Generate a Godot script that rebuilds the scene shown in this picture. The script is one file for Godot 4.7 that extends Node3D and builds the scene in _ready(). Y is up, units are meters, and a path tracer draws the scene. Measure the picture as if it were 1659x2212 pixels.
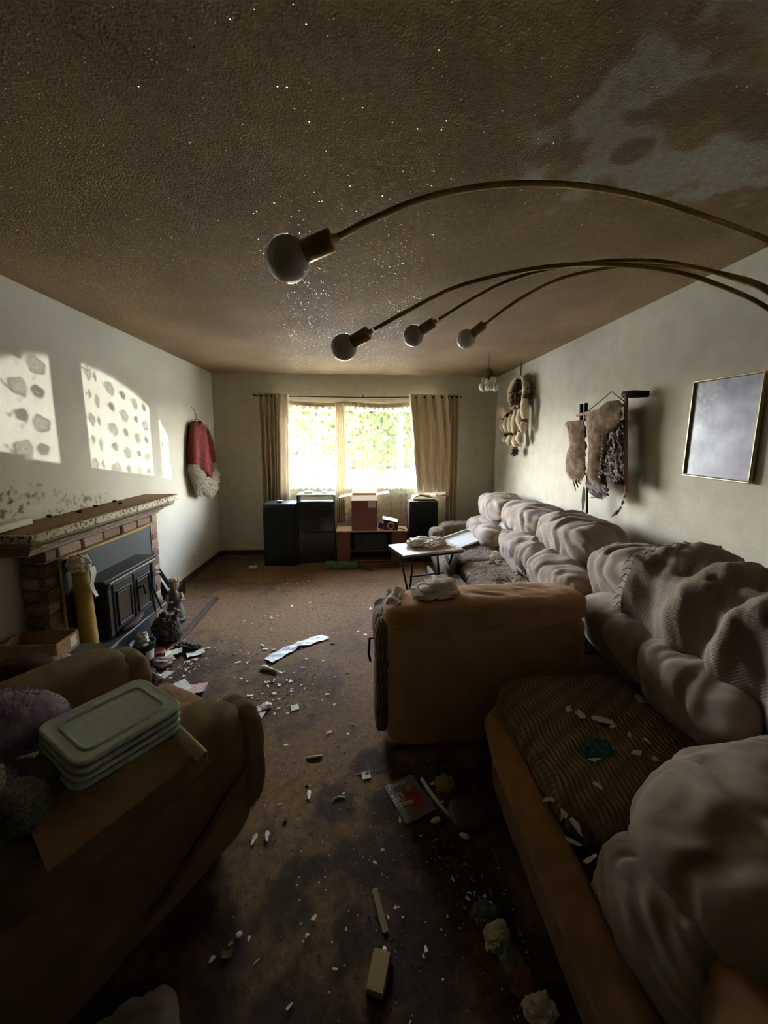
extends Node3D

# ---- room, in metres: camera stands at x = z = 0 and looks towards -z ----
const XL := -1.94
const XR := 1.857
const ZB := -5.337
const ZF := 4.8
const H := 2.44

var M := {}
var used := {}
var rng := RandomNumberGenerator.new()
var nz := FastNoiseLite.new()

# ---------------------------------------------------------------- scene helpers
func numbered(called: String) -> String:
	if not used.has(called):
		used[called] = 0
		return called
	used[called] += 1
	return "%s_%03d" % [called, used[called]]

func tag(o: Node3D, label: String, category: String, group := "", kind := "") -> Node3D:
	if label != "":
		o.set_meta("label", label)
	if category != "":
		o.set_meta("category", category)
	if group != "":
		o.set_meta("group", group)
	if kind != "":
		o.set_meta("kind", kind)
	return o

func thing(called: String, label: String, category: String, at := Vector3.ZERO, turn := 0.0, group := "") -> Node3D:
	var o := Node3D.new()
	o.name = numbered(called)
	add_child(o)
	o.position = at
	o.rotation.y = turn
	tag(o, label, category, group)
	return o

func part(parent: Node, called: String, mesh: Mesh, mat: Material, at := Vector3.ZERO, rot := Vector3.ZERO) -> MeshInstance3D:
	var o := MeshInstance3D.new()
	o.name = called
	o.mesh = mesh
	o.material_override = mat
	o.position = at
	o.rotation = rot
	parent.add_child(o, true)
	return o

func one(called: String, mesh: Mesh, mat: Material, label: String, category: String, at := Vector3.ZERO, rot := Vector3.ZERO, group := "") -> MeshInstance3D:
	var o := MeshInstance3D.new()
	o.name = numbered(called)
	o.mesh = mesh
	o.material_override = mat
	o.position = at
	o.rotation = rot
	add_child(o)
	tag(o, label, category, group)
	return o

func structure(called: String, mesh: Mesh, mat: Material, at := Vector3.ZERO) -> MeshInstance3D:
	var o := MeshInstance3D.new()
	o.name = called
	o.mesh = mesh
	o.material_override = mat
	o.position = at
	add_child(o)
	o.set_meta("kind", "structure")
	return o

# ---------------------------------------------------------------- mesh helpers
func begin(flat := false) -> SurfaceTool:
	var st := SurfaceTool.new()
	st.begin(Mesh.PRIMITIVE_TRIANGLES)
	st.set_smooth_group(-1 if flat else 0)
	return st

func done(st: SurfaceTool) -> ArrayMesh:
	st.generate_normals()
	return st.commit()

func quad(st: SurfaceTool, a: Vector3, b: Vector3, c: Vector3, d: Vector3) -> void:
	# a b c d run round the face, anticlockwise as seen from outside; u along ab, v along ad
	var uv := [Vector2(0, 0), Vector2(1, 0), Vector2(1, 1), Vector2(0, 1)]
	var p := [a, b, c, d]
	for i in [0, 2, 1, 0, 3, 2]:
		st.set_uv(uv[i])
		st.add_vertex(p[i])

func tri(st: SurfaceTool, a: Vector3, b: Vector3, c: Vector3) -> void:
	for p in [a, c, b]:
		st.set_uv(Vector2(p.x, p.z))
		st.add_vertex(p)

func slab(o: Vector3, a: Vector3, b: Vector3, t: float) -> ArrayMesh:
	# a wall, floor or ceiling: its inner face starts at o and spans a (u) and b (v); a x b points into the room
	var st := begin(true)
	var n := -a.cross(b).normalized() * t
	quad(st, o, o + a, o + a + b, o + b)
	quad(st, o + n, o + n + b, o + n + a + b, o + n + a)
	quad(st, o, o + n, o + n + a, o + a)
	quad(st, o + a, o + a + n, o + a + n + b, o + a + b)
	quad(st, o + a + b, o + a + b + n, o + b + n, o + b)
	quad(st, o + b, o + b + n, o + n, o)
	return done(st)

func bbox(st: SurfaceTool, size: Vector3, r := 0.004, xf := Transform3D()) -> void:
	# a box with chamfered edges; flat shaded
	var h := size / 2.0
	r = minf(r, minf(h.x, minf(h.y, h.z)) * 0.9)
	var i := h - Vector3(r, r, r)
	for ax in 3:
		var u := (ax + 1) % 3
		var w := (ax + 2) % 3
		for s in [-1.0, 1.0]:
			var f := []
			for k in [[-1, -1], [1, -1], [1, 1], [-1, 1]]:
				var p := Vector3.ZERO
				p[ax] = h[ax] * s
				p[u] = i[u] * k[0]
				p[w] = i[w] * k[1]
				f.append(xf * p)
			if s > 0:
				quad(st, f[0], f[1], f[2], f[3])
			else:
				quad(st, f[1], f[0], f[3], f[2])
	for ax in 3:   # edges along ax
		var u := (ax + 1) % 3
		var w := (ax + 2) % 3
		for k in [[-1, -1], [1, -1], [1, 1], [-1, 1]]:
			var p := [Vector3.ZERO, Vector3.ZERO, Vector3.ZERO, Vector3.ZERO]
			for j in 4:
				p[j][ax] = i[ax] * (-1.0 if j < 2 else 1.0)
				var on_u: bool = j == 0 or j == 3
				p[j][u] = (h[u] if on_u else i[u]) * k[0]
				p[j][w] = (i[w] if on_u else h[w]) * k[1]
			if k[0] * k[1] > 0:
				quad(st, xf * p[0], xf * p[1], xf * p[2], xf * p[3])
			else:
				quad(st, xf * p[1], xf * p[0], xf * p[3], xf * p[2])
	for sx in [-1, 1]:
		for sy in [-1, 1]:
			for sz in [-1, 1]:
				var a := xf * Vector3(h.x * sx, i.y * sy, i.z * sz)
				var b := xf * Vector3(i.x * sx, h.y * sy, i.z * sz)
				var c := xf * Vector3(i.x * sx, i.y * sy, h.z * sz)
				if sx * sy * sz > 0:
					tri(st, a, b, c)
				else:
					tri(st, a, c, b)

func box(size: Vector3, r := 0.004) -> ArrayMesh:
	var st := begin(true)
	bbox(st, size, r)
	return done(st)

func at_box(st: SurfaceTool, lo: Vector3, hi: Vector3, r := 0.003) -> void:
	bbox(st, hi - lo, r, Transform3D(Basis(), (lo + hi) / 2.0))

func tube(st: SurfaceTool, pts: Array, r, seg := 8, caps := true) -> void:
	# a round bar along points; r is a number or one radius for each point
	var n := pts.size()
	var rings := []
	var t0: Vector3 = (pts[1] - pts[0]).normalized()
	var side := t0.cross(Vector3.UP if absf(t0.y) < 0.9 else Vector3.RIGHT).normalized()
	for i in n:
		var t: Vector3 = ((pts[mini(i + 1, n - 1)] as Vector3) - (pts[maxi(i - 1, 0)] as Vector3)).normalized()
		side = (side - t * side.dot(t)).normalized()
		var up := t.cross(side)
		var rr: float = r[i] if r is Array else r
		var ring := []
		for k in seg:
			var a := TAU * k / seg
			ring.append(pts[i] + (side * cos(a) + up * sin(a)) * rr)
		rings.append(ring)
	for i in n - 1:
		for k in seg:
			var k2 := (k + 1) % seg
			var p := [rings[i][k], rings[i][k2], rings[i + 1][k2], rings[i + 1][k]]
			var uv := [Vector2(float(k) / seg, i), Vector2(float(k + 1) / seg, i), Vector2(float(k + 1) / seg, i + 1), Vector2(float(k) / seg, i + 1)]
			for j in [0, 2, 1, 0, 3, 2]:
				st.set_uv(uv[j])
				st.add_vertex(p[j])
	if caps:
		for k in range(1, seg - 1):
			tri(st, rings[0][0], rings[0][k + 1], rings[0][k])
			tri(st, rings[n - 1][0], rings[n - 1][k], rings[n - 1][k + 1])

func bar(pts: Array, r, seg := 8) -> ArrayMesh:
	var st := begin()
	tube(st, pts, r, seg)
	return done(st)

func lathe(st: SurfaceTool, prof: Array, seg := 20, xf := Transform3D()) -> void:
	# prof: (radius, height) from the bottom up
	for i in prof.size() - 1:
		for k in seg:
			var a0 := TAU * k / seg
			var a1 := TAU * (k + 1) / seg
			if k == seg - 1:
				a1 = 0.0
			var p := []
			for q in [[prof[i], a0], [prof[i], a1], [prof[i + 1], a1], [prof[i + 1], a0]]:
				p.append(xf * Vector3(q[0].x * cos(q[1]), q[0].y, -q[0].x * sin(q[1])))
			if prof[i].x < 1e-6:
				tri(st, p[0], p[2], p[3])
			elif prof[i + 1].x < 1e-6:
				tri(st, p[0], p[1], p[2])
			else:
				quad(st, p[0], p[1], p[2], p[3])

func turned(prof: Array, seg := 20) -> ArrayMesh:
	var st := begin()
	lathe(st, prof, seg)
	return done(st)

func grid(st: SurfaceTool, nx: int, ny: int, f: Callable, flip := false) -> void:
	var p := []
	for j in ny + 1:
		for i in nx + 1:
			p.append(f.call(float(i) / nx, float(j) / ny))
	for j in ny:
		for i in nx:
			var a := j * (nx + 1) + i
			var q := [a, a + 1, a + nx + 2, a + nx + 1]
			var order := [0, 1, 2, 0, 2, 3] if flip else [0, 2, 1, 0, 3, 2]
			for k in order:
				var v: int = q[k]
				st.set_uv(Vector2(float(v % (nx + 1)) / nx, float(v / (nx + 1)) / ny))
				st.add_vertex(p[v])

func sheet(nx: int, ny: int, f: Callable, thick := 0.0) -> ArrayMesh:
	# a sheet of cloth or paper; with a thickness it gets a second face and a rim
	var st := begin()
	if thick <= 0.0:
		grid(st, nx, ny, f)
		return done(st)
	var e := 0.001
	var off := func(u: float, v: float, s: float) -> Vector3:
		var c: Vector3 = f.call(u, v)
		var du: Vector3 = f.call(minf(u + e, 1), v) - f.call(maxf(u - e, 0), v)
		var dv: Vector3 = f.call(u, minf(v + e, 1)) - f.call(u, maxf(v - e, 0))
		return c + du.cross(dv).normalized() * thick * 0.5 * s
	grid(st, nx, ny, func(u, v): return off.call(u, v, 1.0))
	st.set_smooth_group(1)
	grid(st, nx, ny, func(u, v): return off.call(u, v, -1.0), true)
	st.set_smooth_group(2)
	for side in 4:
		var n := nx if side < 2 else ny
		for i in n:
			var a := float(i) / n
			var b := float(i + 1) / n
			var q := [[a, 0.0], [b, 0.0]]
			if side == 1:
				q = [[b, 1.0], [a, 1.0]]
			elif side == 2:
				q = [[0.0, b], [0.0, a]]
			elif side == 3:
				q = [[1.0, a], [1.0, b]]
			quad(st, off.call(q[0][0], q[0][1], -1.0), off.call(q[1][0], q[1][1], -1.0), off.call(q[1][0], q[1][1], 1.0), off.call(q[0][0], q[0][1], 1.0))
	return done(st)

func cushion(size: Vector3, e := 4.0, n := 24, fold := 0.0, seed := 1, along := Vector3(1, 1, 1), pinch := 0.0, dent = null) -> ArrayMesh:
	# a stuffed shape: a rounded box (e: 2 ball .. 8 box) with creases. along: how fast the creases change in x, y and z
	var st := begin()
	var ns := FastNoiseLite.new()
	ns.seed = seed
	ns.noise_type = FastNoiseLite.TYPE_SIMPLEX_SMOOTH
	ns.frequency = 1.0
	ns.fractal_type = FastNoiseLite.FRACTAL_NONE
	var h := size / 2.0
	var fold_at := func(q: Vector3) -> float:
		var w := Vector3(ns.get_noise_3d(q.x * 3.1 + 7, q.y * 3.1, q.z * 3.1), ns.get_noise_3d(q.x * 3.1, q.y * 3.1 + 9, q.z * 3.1), ns.get_noise_3d(q.x * 3.1, q.y * 3.1, q.z * 3.1 + 5)) * 0.10
		var s := (q + w + Vector3(0, 0, 0.8 * q.y - 0.5 * q.x)) * along
		var a := minf(absf(ns.get_noise_3dv(s)) * 2.4, 1.0)
		var b := ns.get_noise_3dv(s * Vector3(1.0, 1.3, 2.8) + Vector3(3, 1, 2)) * clampf(ns.get_noise_3dv(q * 4.5 + Vector3(11, 4, 8)) * 2.0 + 0.55, 0, 1)
		return a * 0.75 + b * 0.85 - 0.4 + ns.get_noise_3dv(q * 4.0) * 0.6
	var put := func(p: Vector3) -> Vector3:
		var l := pow(pow(absf(p.x), e) + pow(absf(p.y), e) + pow(absf(p.z), e), 1.0 / e)
		var d := p / l
		if pinch > 0.0:   # corners drawn out a little, seams drawn in, as on a sewn pillow
			var k := 1.0 - pinch * (1.0 - absf(d.y)) * (1.0 - 0.5 * (d.x * d.x + d.z * d.z))
			d.x *= k
			d.z *= k
		var q := d * h
		var nrm := Vector3(signf(d.x) * pow(absf(d.x), e - 1) / h.x, signf(d.y) * pow(absf(d.y), e - 1) / h.y, signf(d.z) * pow(absf(d.z), e - 1) / h.z).normalized()
		if fold > 0.0:
			q += nrm * fold * fold_at.call(q)
		if dent != null:
			q = dent.call(q, d)
		return q
	for ax in 3:
		var u := (ax + 1) % 3
		var w := (ax + 2) % 3
		for s in [-1.0, 1.0]:
			var pts := []
			for j in n + 1:
				for i in n + 1:
					var p := Vector3.ZERO
					p[ax] = s
					p[u] = tan((float(i) / n * 2.0 - 1.0) * 0.7854)
					p[w] = tan((float(j) / n * 2.0 - 1.0) * 0.7854)
					if i == 0: p[u] = -1.0
					if j == 0: p[w] = -1.0
					if i == n: p[u] = 1.0
					if j == n: p[w] = 1.0
					pts.append(put.call(p))
			for j in n:
				for i in n:
					var a := j * (n + 1) + i
					var qd := [a, a + 1, a + n + 2, a + n + 1]
					for k in ([0, 2, 1, 0, 3, 2] if s > 0 else [0, 1, 2, 0, 2, 3]):
						var vi: int = qd[k]
						st.set_uv(Vector2(float(vi % (n + 1)) / n, float(vi / (n + 1)) / n))
						st.add_vertex(pts[vi])
	return done(st)

func prism(poly: PackedVector2Array, depth: float) -> ArrayMesh:
	# a flat outline in x and y, given thickness along z (centred)
	var st := begin(true)
	if not Geometry2D.is_polygon_clockwise(poly):
		poly = poly.duplicate()
		poly.reverse()
	var idx := Geometry2D.triangulate_polygon(poly)
	var z := depth / 2.0
	for i in range(0, idx.size(), 3):
		var a := poly[idx[i]]
		var b := poly[idx[i + 1]]
		var c := poly[idx[i + 2]]
		if (b - a).cross(c - a) < 0:
			var t := b
			b = c
			c = t
		tri(st, Vector3(a.x, a.y, z), Vector3(b.x, b.y, z), Vector3(c.x, c.y, z))
		tri(st, Vector3(a.x, a.y, -z), Vector3(c.x, c.y, -z), Vector3(b.x, b.y, -z))
	for i in poly.size():
		var a := poly[i]
		var b := poly[(i + 1) % poly.size()]
		quad(st, Vector3(a.x, a.y, z), Vector3(b.x, b.y, z), Vector3(b.x, b.y, -z), Vector3(a.x, a.y, -z))
	return done(st)

func crumple(size: Vector3, seed: int, n := 10) -> ArrayMesh:
	# crumpled paper, plastic or cloth: a faceted lump
	var ns := FastNoiseLite.new()
	ns.seed = seed
	ns.noise_type = FastNoiseLite.TYPE_SIMPLEX_SMOOTH
	ns.frequency = 1.0
	ns.fractal_type = FastNoiseLite.FRACTAL_NONE
	var st := begin(true)
	for ax in 3:
		var u := (ax + 1) % 3
		var w := (ax + 2) % 3
		for s in [-1.0, 1.0]:
			var f := func(a: float, b: float) -> Vector3:
				var p := Vector3.ZERO
				p[ax] = s
				p[u] = a * 2.0 - 1.0
				p[w] = b * 2.0 - 1.0
				p = p.normalized()
				var k := 0.76 + 0.34 * absf(ns.get_noise_3dv(p * 1.3)) + 0.16 * absf(ns.get_noise_3dv(p * 3.2))
				var q := p * k * size * 0.5
				q.y = maxf(q.y, -size.y * 0.32)
				return q
			grid(st, n, n, f, s < 0)
	return done(st)

func torn(size: Vector2, seed: int) -> ArrayMesh:
	# a flat torn scrap with a ragged outline
	var g := RandomNumberGenerator.new()
	g.seed = seed
	var poly := PackedVector2Array()
	for i in 9:
		var a := TAU * i / 9.0
		poly.append(Vector2(cos(a) * size.x, sin(a) * size.y) * 0.5 * g.randf_range(0.45, 1.25))
	var m := prism(poly, 0.0016)
	var st := begin(true)
	st.append_from(m, 0, Transform3D(Basis.from_euler(Vector3(PI / 2 + g.randf_range(-0.12, 0.12), 0, 0)), Vector3(0, 0.004, 0)))
	return st.commit()

# ---------------------------------------------------------------- texture and material helpers
func noise(seed: int, freq: float, oct := 4, type := FastNoiseLite.TYPE_SIMPLEX_SMOOTH) -> FastNoiseLite:
	var f := FastNoiseLite.new()
	f.seed = seed
	f.noise_type = type
	f.frequency = freq
	f.fractal_type = FastNoiseLite.FRACTAL_FBM
	f.fractal_octaves = oct
	return f

func field(f: FastNoiseLite, w: int, h: int, seamless := false) -> PackedByteArray:
	var im := f.get_seamless_image(w, h, false, false, 0.1, true) if seamless else f.get_image(w, h, false, false, true)
	im.convert(Image.FORMAT_L8)
	return im.get_data()

func paint(w: int, h: int, f: Callable) -> ImageTexture:
	var im := Image.create(w, h, false, Image.FORMAT_RGBA8)
	for y in h:
		for x in w:
			im.set_pixel(x, y, f.call(x, y))
	return ImageTexture.create_from_image(im)

func grain(seed: int, freq: float, a: Color, b: Color, oct := 4, size := 256) -> ImageTexture:
	# a repeating two-tone grain
	var d := field(noise(seed, freq, oct), size, size, true)
	var out := PackedByteArray()
	out.resize(size * size * 4)
	for i in size * size:
		var c := a.lerp(b, d[i] / 255.0)
		out[i * 4] = int(c.r * 255)
		out[i * 4 + 1] = int(c.g * 255)
		out[i * 4 + 2] = int(c.b * 255)
		out[i * 4 + 3] = 255
	return ImageTexture.create_from_image(Image.create_from_data(size, size, false, Image.FORMAT_RGBA8, out))

func mat(c: Color, rough := 0.8, metal := 0.0) -> StandardMaterial3D:
	var m := StandardMaterial3D.new()
	m.albedo_color = c
	m.roughness = rough
	m.metallic = metal
	return m

func grained(tex: Texture2D, scale: float, rough := 0.9, relief: Texture2D = null, depth := 0.0, world := false) -> StandardMaterial3D:
	# triplanar: no texture coordinates needed; scale is repeats a metre
	var m := StandardMaterial3D.new()
	m.albedo_texture = tex
	m.roughness = rough
	m.uv1_triplanar = true
	m.uv1_world_triplanar = world
	m.uv1_scale = Vector3.ONE * scale
	if relief:
		m.heightmap_enabled = true
		m.heightmap_texture = relief
		m.heightmap_scale = depth
	return m

func rgb(r: int, g: int, b: int) -> Color:
	return Color8(r, g, b)

# ================================================================ the scene
func _ready() -> void:
	rng.seed = 4711
	nz = noise(3, 1.0, 3)
	camera_and_light()
	make_materials()
	room()
	window_and_outside()
	curtains()
	cabinets_by_window()
	fireplace()
	wall_hangings()
	arc_lamp()
	long_sofa()
	wing_recliner()
	near_sofa()
	left_recliner()
	floor_litter()

func camera_and_light() -> void:
	var cam := Camera3D.new()
	cam.name = "camera"
	add_child(cam)
	cam.position = Vector3(0, 1.5485, 0)
	cam.basis = Basis(Vector3.UP, -0.059) * Basis(Vector3.RIGHT, -0.134) * Basis(Vector3.BACK, 0.0036)
	cam.near = 0.05
	cam.far = 200.0
	cam.keep_aspect = Camera3D.KEEP_HEIGHT
	# a wide lens of 840 pixels focal length whose axis meets the picture a little above its middle
	cam.set_frustum(2212.0 / 840.0 * cam.near, Vector2(0.0, -(1106.0 - 1069.45) / 840.0 * cam.near), cam.near, cam.far)
	cam.current = true

	var we := WorldEnvironment.new()
	we.name = "environment"
	var e := Environment.new()
	e.background_mode = Environment.BG_SKY
	var sky := Sky.new()
	var sm := ProceduralSkyMaterial.new()
	sm.sky_top_color = Color(0.66, 0.74, 0.86)
	sm.sky_horizon_color = Color(0.95, 0.95, 0.92)
	sm.ground_horizon_color = Color(0.62, 0.6, 0.55)
	sm.ground_bottom_color = Color(0.45, 0.43, 0.4)
	sm.sky_energy_multiplier = SKY
	sky.sky_material = sm
	e.sky = sky
	e.tonemap_mode = Environment.TONE_MAPPER_LINEAR
	e.tonemap_exposure = EXPOSURE
	e.sdfgi_enabled = true
	e.ssao_enabled = true
	e.ssil_enabled = true
	we.environment = e
	add_child(we)

	var sun := DirectionalLight3D.new()
	sun.name = "sun"
	sun.light_energy = SUN
	sun.light_color = Color(1.0, 0.95, 0.86)
	sun.light_angular_distance = 0.53
	sun.shadow_enabled = true
	add_child(sun)
	sun.look_at_from_position(Vector3.ZERO, Vector3(-0.45, -0.7, -0.75))

const EXPOSURE := 2.7
const SKY := 6.0
const SUN := 7.0

func make_materials() -> void:
	var fine := grain(11, 0.09, Color(0.3, 0.3, 0.3), Color(1, 1, 1), 3)
	var weave := paint(64, 64, func(x, y): return Color.WHITE * (0.55 + 0.25 * sin(x * TAU / 4.0) * sin(y * TAU / 4.0) + 0.2 * fposmod(sin(x * 12.98 + y * 78.2) * 437.5, 1.0)))
	M.fine = fine
	M.weave = weave
	# sofas and chairs
	M.taupe = grained(grain(21, 0.02, rgb(132, 114, 97), rgb(160, 141, 121), 4), 1.6, 0.95, fine, 0.12)
	M.taupe.rim_enabled = true
	M.taupe.rim = 0.25
	M.suede = grained(grain(22, 0.015, rgb(186, 142, 104), rgb(204, 160, 122), 4), 1.3, 0.95, fine, 0.06)
	M.chair = grained(grain(23, 0.015, rgb(112, 88, 62), rgb(136, 108, 78), 4), 1.3, 0.95, fine, 0.06)
	M.velvet = grained(grain(25, 0.02, rgb(122, 80, 40), rgb(160, 112, 58), 4), 1.8, 0.9, fine, 0.08)
	M.velvet.rim_enabled = true
	M.velvet.rim = 0.3
	var wale := paint(256, 256, func(x, y): return cord(x, y, Color(0.15, 0.15, 0.15), Color.WHITE))
	var wale_c := paint(256, 256, func(x, y): return cord(x, y, rgb(88, 70, 50), rgb(150, 125, 94)))
	M.cord = grained(wale_c, 4.0, 0.95, wale, 0.7)
	M.grey_slip = grained(grain(26, 0.03, rgb(150, 140, 134), rgb(176, 167, 160), 3), 2.0, 0.95, fine, 0.08)
	# plain things
	M.black = grained(grain(31, 0.05, rgb(24, 25, 27), rgb(36, 37, 39), 3), 2.0, 0.6)
	M.black_cloth = grained(grain(32, 0.2, rgb(14, 15, 18), rgb(26, 27, 30), 2), 5.0, 0.95)
	M.iron = grained(grain(33, 0.06, rgb(46, 42, 37), rgb(74, 69, 61), 4), 3.0, 0.55, fine, 0.1)
	M.iron.metallic = 0.3
	M.brass = grained(grain(34, 0.05, rgb(150, 122, 72), rgb(196, 166, 108), 3), 4.0, 0.35)
	M.brass.metallic = 0.9
	M.gold_trim = mat(rgb(214, 186, 120), 0.3, 0.85)
	M.chrome = mat(rgb(190, 190, 188), 0.25, 1.0)
	M.wire = mat(rgb(60, 56, 50), 0.4, 0.8)
	M.wood_red = grained(grain(35, 0.03, rgb(92, 50, 34), rgb(122, 70, 48), 4), 2.0, 0.5)
	M.wood_pale = grained(grain(36, 0.03, rgb(176, 134, 92), rgb(206, 168, 124), 4), 3.0, 0.6)
	M.wood_dark = grained(grain(37, 0.03, rgb(52, 32, 20), rgb(84, 54, 34), 4), 2.0, 0.9)
	M.card = grained(grain(38, 0.05, rgb(150, 112, 76), rgb(176, 136, 96), 4), 2.0, 0.9)
	M.card_pale = grained(grain(39, 0.05, rgb(204, 176, 138), rgb(222, 196, 160), 4), 2.0, 0.9)
	M.card_print = grained(grain(40, 0.05, rgb(120, 70, 60), rgb(136, 84, 72), 4), 2.0, 0.85)
	M.white = mat(rgb(226, 222, 212), 0.6)
	M.paper = grained(grain(41, 0.04, rgb(196, 188, 168), rgb(228, 222, 206), 4), 3.0, 0.9)
	M.cream = grained(grain(42, 0.04, rgb(196, 184, 152), rgb(222, 212, 184), 4), 3.0, 0.8)

func cord(x: int, y: int, a: Color, b: Color) -> Color:
	# pleated corduroy: ridges that wander and fade, sixteen to a repeat
	var w := 5.0 * sin(TAU * y / 256.0) + 3.0 * sin(TAU * 2.0 * y / 256.0 + 1.3) + 2.0 * sin(TAU * (x + 2 * y) / 256.0)
	var s := 0.5 + 0.5 * sin(TAU * 14.0 * (x + w) / 256.0)
	var k := 0.75 + 0.25 * sin(TAU * (3.0 * y + 2.0 * x) / 256.0)
	return a.lerp(b, clampf(pow(s, 0.6) * k, 0, 1))

# ---------------------------------------------------------------- the room
func blot(p: Vector2, c: Vector2, r: Vector2, n: float, sharp := 6.0) -> float:
	var d := ((p - c) / r).length()
	return clampf((1.0 - d + n) * sharp * 0.3, 0.0, 1.0)

func room() -> void:
	# floor: an old carpet, trodden and dirty. u along x, v along -z
	var W := 680
	var Hh := 1100
	var n1 := field(noise(51, 0.0052, 5), W, Hh)
	var n2 := field(noise(52, 0.026, 5), W, Hh)
	var n3 := field(noise(53, 0.12, 2), W, Hh)
	var n4 := field(noise(54, 0.45, 1), W, Hh)
	var clean := Color(0.485, 0.352, 0.192)
	var worn := Color(0.44, 0.315, 0.165)
	var dirt := Color(0.29, 0.195, 0.102)  # also the tone of the shade painted into the near floor
	var rust := Color(0.49, 0.325, 0.18)
	var dx := XR - XL
	var dz := 6.2
	var buf := PackedByteArray()
	buf.resize(W * Hh * 4)
	for y in Hh:
		var z := 0.9 - dz * y / Hh
		for x in W:
			var i := y * W + x
			var wx := XL + dx * x / W
			var a := n1[i] / 255.0
			var b := n2[i] / 255.0
			var c := clean.lerp(worn, clampf(a * 2.0 - 0.5, 0, 1))
			c = c.lerp(rust, clampf((n1[(i * 3 + 7777) % (W * Hh)] / 255.0 * 0.0 + b - 0.52) * 2.2, 0, 0.55))
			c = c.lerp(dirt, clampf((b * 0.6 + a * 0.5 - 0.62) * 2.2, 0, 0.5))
			# trampled filth where the photograph shows it: by the hearth, along the left wall, in the litter; towards the viewer dirt plus shade painted into the colour
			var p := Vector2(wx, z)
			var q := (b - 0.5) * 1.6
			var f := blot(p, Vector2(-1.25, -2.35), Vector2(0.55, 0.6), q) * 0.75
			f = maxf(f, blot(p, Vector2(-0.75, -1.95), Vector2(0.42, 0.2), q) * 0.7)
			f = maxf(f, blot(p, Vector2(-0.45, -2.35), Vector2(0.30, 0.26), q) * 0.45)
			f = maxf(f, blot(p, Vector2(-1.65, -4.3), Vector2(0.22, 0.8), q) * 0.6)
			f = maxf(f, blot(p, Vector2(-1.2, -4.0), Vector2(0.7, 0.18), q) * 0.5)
			f = maxf(f, blot(p, Vector2(0.3, -1.25), Vector2(0.55, 0.6), q) * 1.25)  # this and the next: dirt deepened to paint in the fading light
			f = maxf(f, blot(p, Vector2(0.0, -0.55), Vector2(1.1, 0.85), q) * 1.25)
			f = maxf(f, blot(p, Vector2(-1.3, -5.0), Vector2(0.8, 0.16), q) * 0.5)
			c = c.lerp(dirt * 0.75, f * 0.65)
			var g := 0.74 + 0.32 * n3[i] / 255.0 + 0.22 * (n4[i] / 255.0 - 0.5)
			buf[i * 4] = int(clampf(c.r * g, 0, 1) * 255)
			buf[i * 4 + 1] = int(clampf(c.g * g, 0, 1) * 255)
			buf[i * 4 + 2] = int(clampf(c.b * g, 0, 1) * 255)
			buf[i * 4 + 3] = 255
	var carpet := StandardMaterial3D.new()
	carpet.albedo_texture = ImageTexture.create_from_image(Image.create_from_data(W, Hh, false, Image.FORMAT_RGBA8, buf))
	carpet.roughness = 1.0
	carpet.texture_repeat = false
	var pile := PackedByteArray()
	pile.resize(W * Hh)
	for i in W * Hh:
		pile[i] = clampi(int(n2[i] * 0.4 + n3[i] * 0.4 + n4[i] * 0.3), 0, 255)
	carpet.heightmap_enabled = true
	carpet.heightmap_texture = ImageTexture.create_from_image(Image.create_from_data(W, Hh, false, Image.FORMAT_L8, pile))
	carpet.heightmap_scale = 0.5
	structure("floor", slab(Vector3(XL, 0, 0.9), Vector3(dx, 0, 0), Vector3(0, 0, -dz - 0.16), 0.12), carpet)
	structure("floor_behind", slab(Vector3(XL, 0, ZF), Vector3(dx, 0, 0), Vector3(0, 0, -(ZF - 0.9)), 0.12), grained(grain(55, 0.02, clean * 0.95, worn, 4), 1.0, 1.0))

	# ceiling: sprayed plaster, yellowed; patched and water-marked over the near right corner. u along x, v along z
	var CW := 420
	var CH := 680
	var c1 := field(noise(61, 0.01, 5), CW, CH)
	var c2 := field(noise(62, 0.042, 5), CW, CH)
	var c3 := field(noise(63, 0.3, 2), CW, CH)
	var tan_c := Color(0.56, 0.448, 0.285)
	var dark_c := Color(0.495, 0.388, 0.24)
	var pale_c := Color(0.63, 0.595, 0.53)
	var ring_c := Color(0.46, 0.365, 0.245)
	buf = PackedByteArray()
	buf.resize(CW * CH * 4)
	for y in CH:
		var z := ZB + 6.2 * y / CH
		for x in CW:
			var i := y * CW + x
			var wx := XL + dx * x / CW
			var p := Vector2(wx, z)
			var q := (c2[i] / 255.0 - 0.5) * 1.5
			var c := tan_c.lerp(dark_c, clampf(c1[i] / 255.0 * 2.0 - 0.5, 0, 1))
			var s := blot(p, Vector2(1.15, -1.33), Vector2(0.62, 0.16), q, 10)
			s = maxf(s, blot(p, Vector2(0.74, -1.18), Vector2(0.13, 0.34), q, 10) * 0.9)
			s = maxf(s, blot(p, Vector2(1.0, -0.78), Vector2(0.42, 0.30), q, 5) * 0.7)
			s = maxf(s, blot(p, Vector2(1.02, -1.3), Vector2(0.12, 0.09), q, 12))
			c = c.lerp(pale_c, s)
			var t := blot(p, Vector2(1.0, -1.12), Vector2(0.26, 0.085), q, 9) * 0.85
			t = maxf(t, blot(p, Vector2(0.83, -1.28), Vector2(0.07, 0.05), q, 9) * 0.9)
			t = maxf(t, blot(p, Vector2(1.30, -1.18), Vector2(0.24, 0.06), q, 9) * 0.7)
			t *= 1.0 - blot(p, Vector2(1.02, -1.3), Vector2(0.12, 0.09), q, 12)
			c = c.lerp(ring_c, t)
			var g := 0.86 + 0.2 * c3[i] / 255.0
			buf[i * 4] = int(clampf(c.r * g, 0, 1) * 255)
			buf[i * 4 + 1] = int(clampf(c.g * g, 0, 1) * 255)
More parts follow.
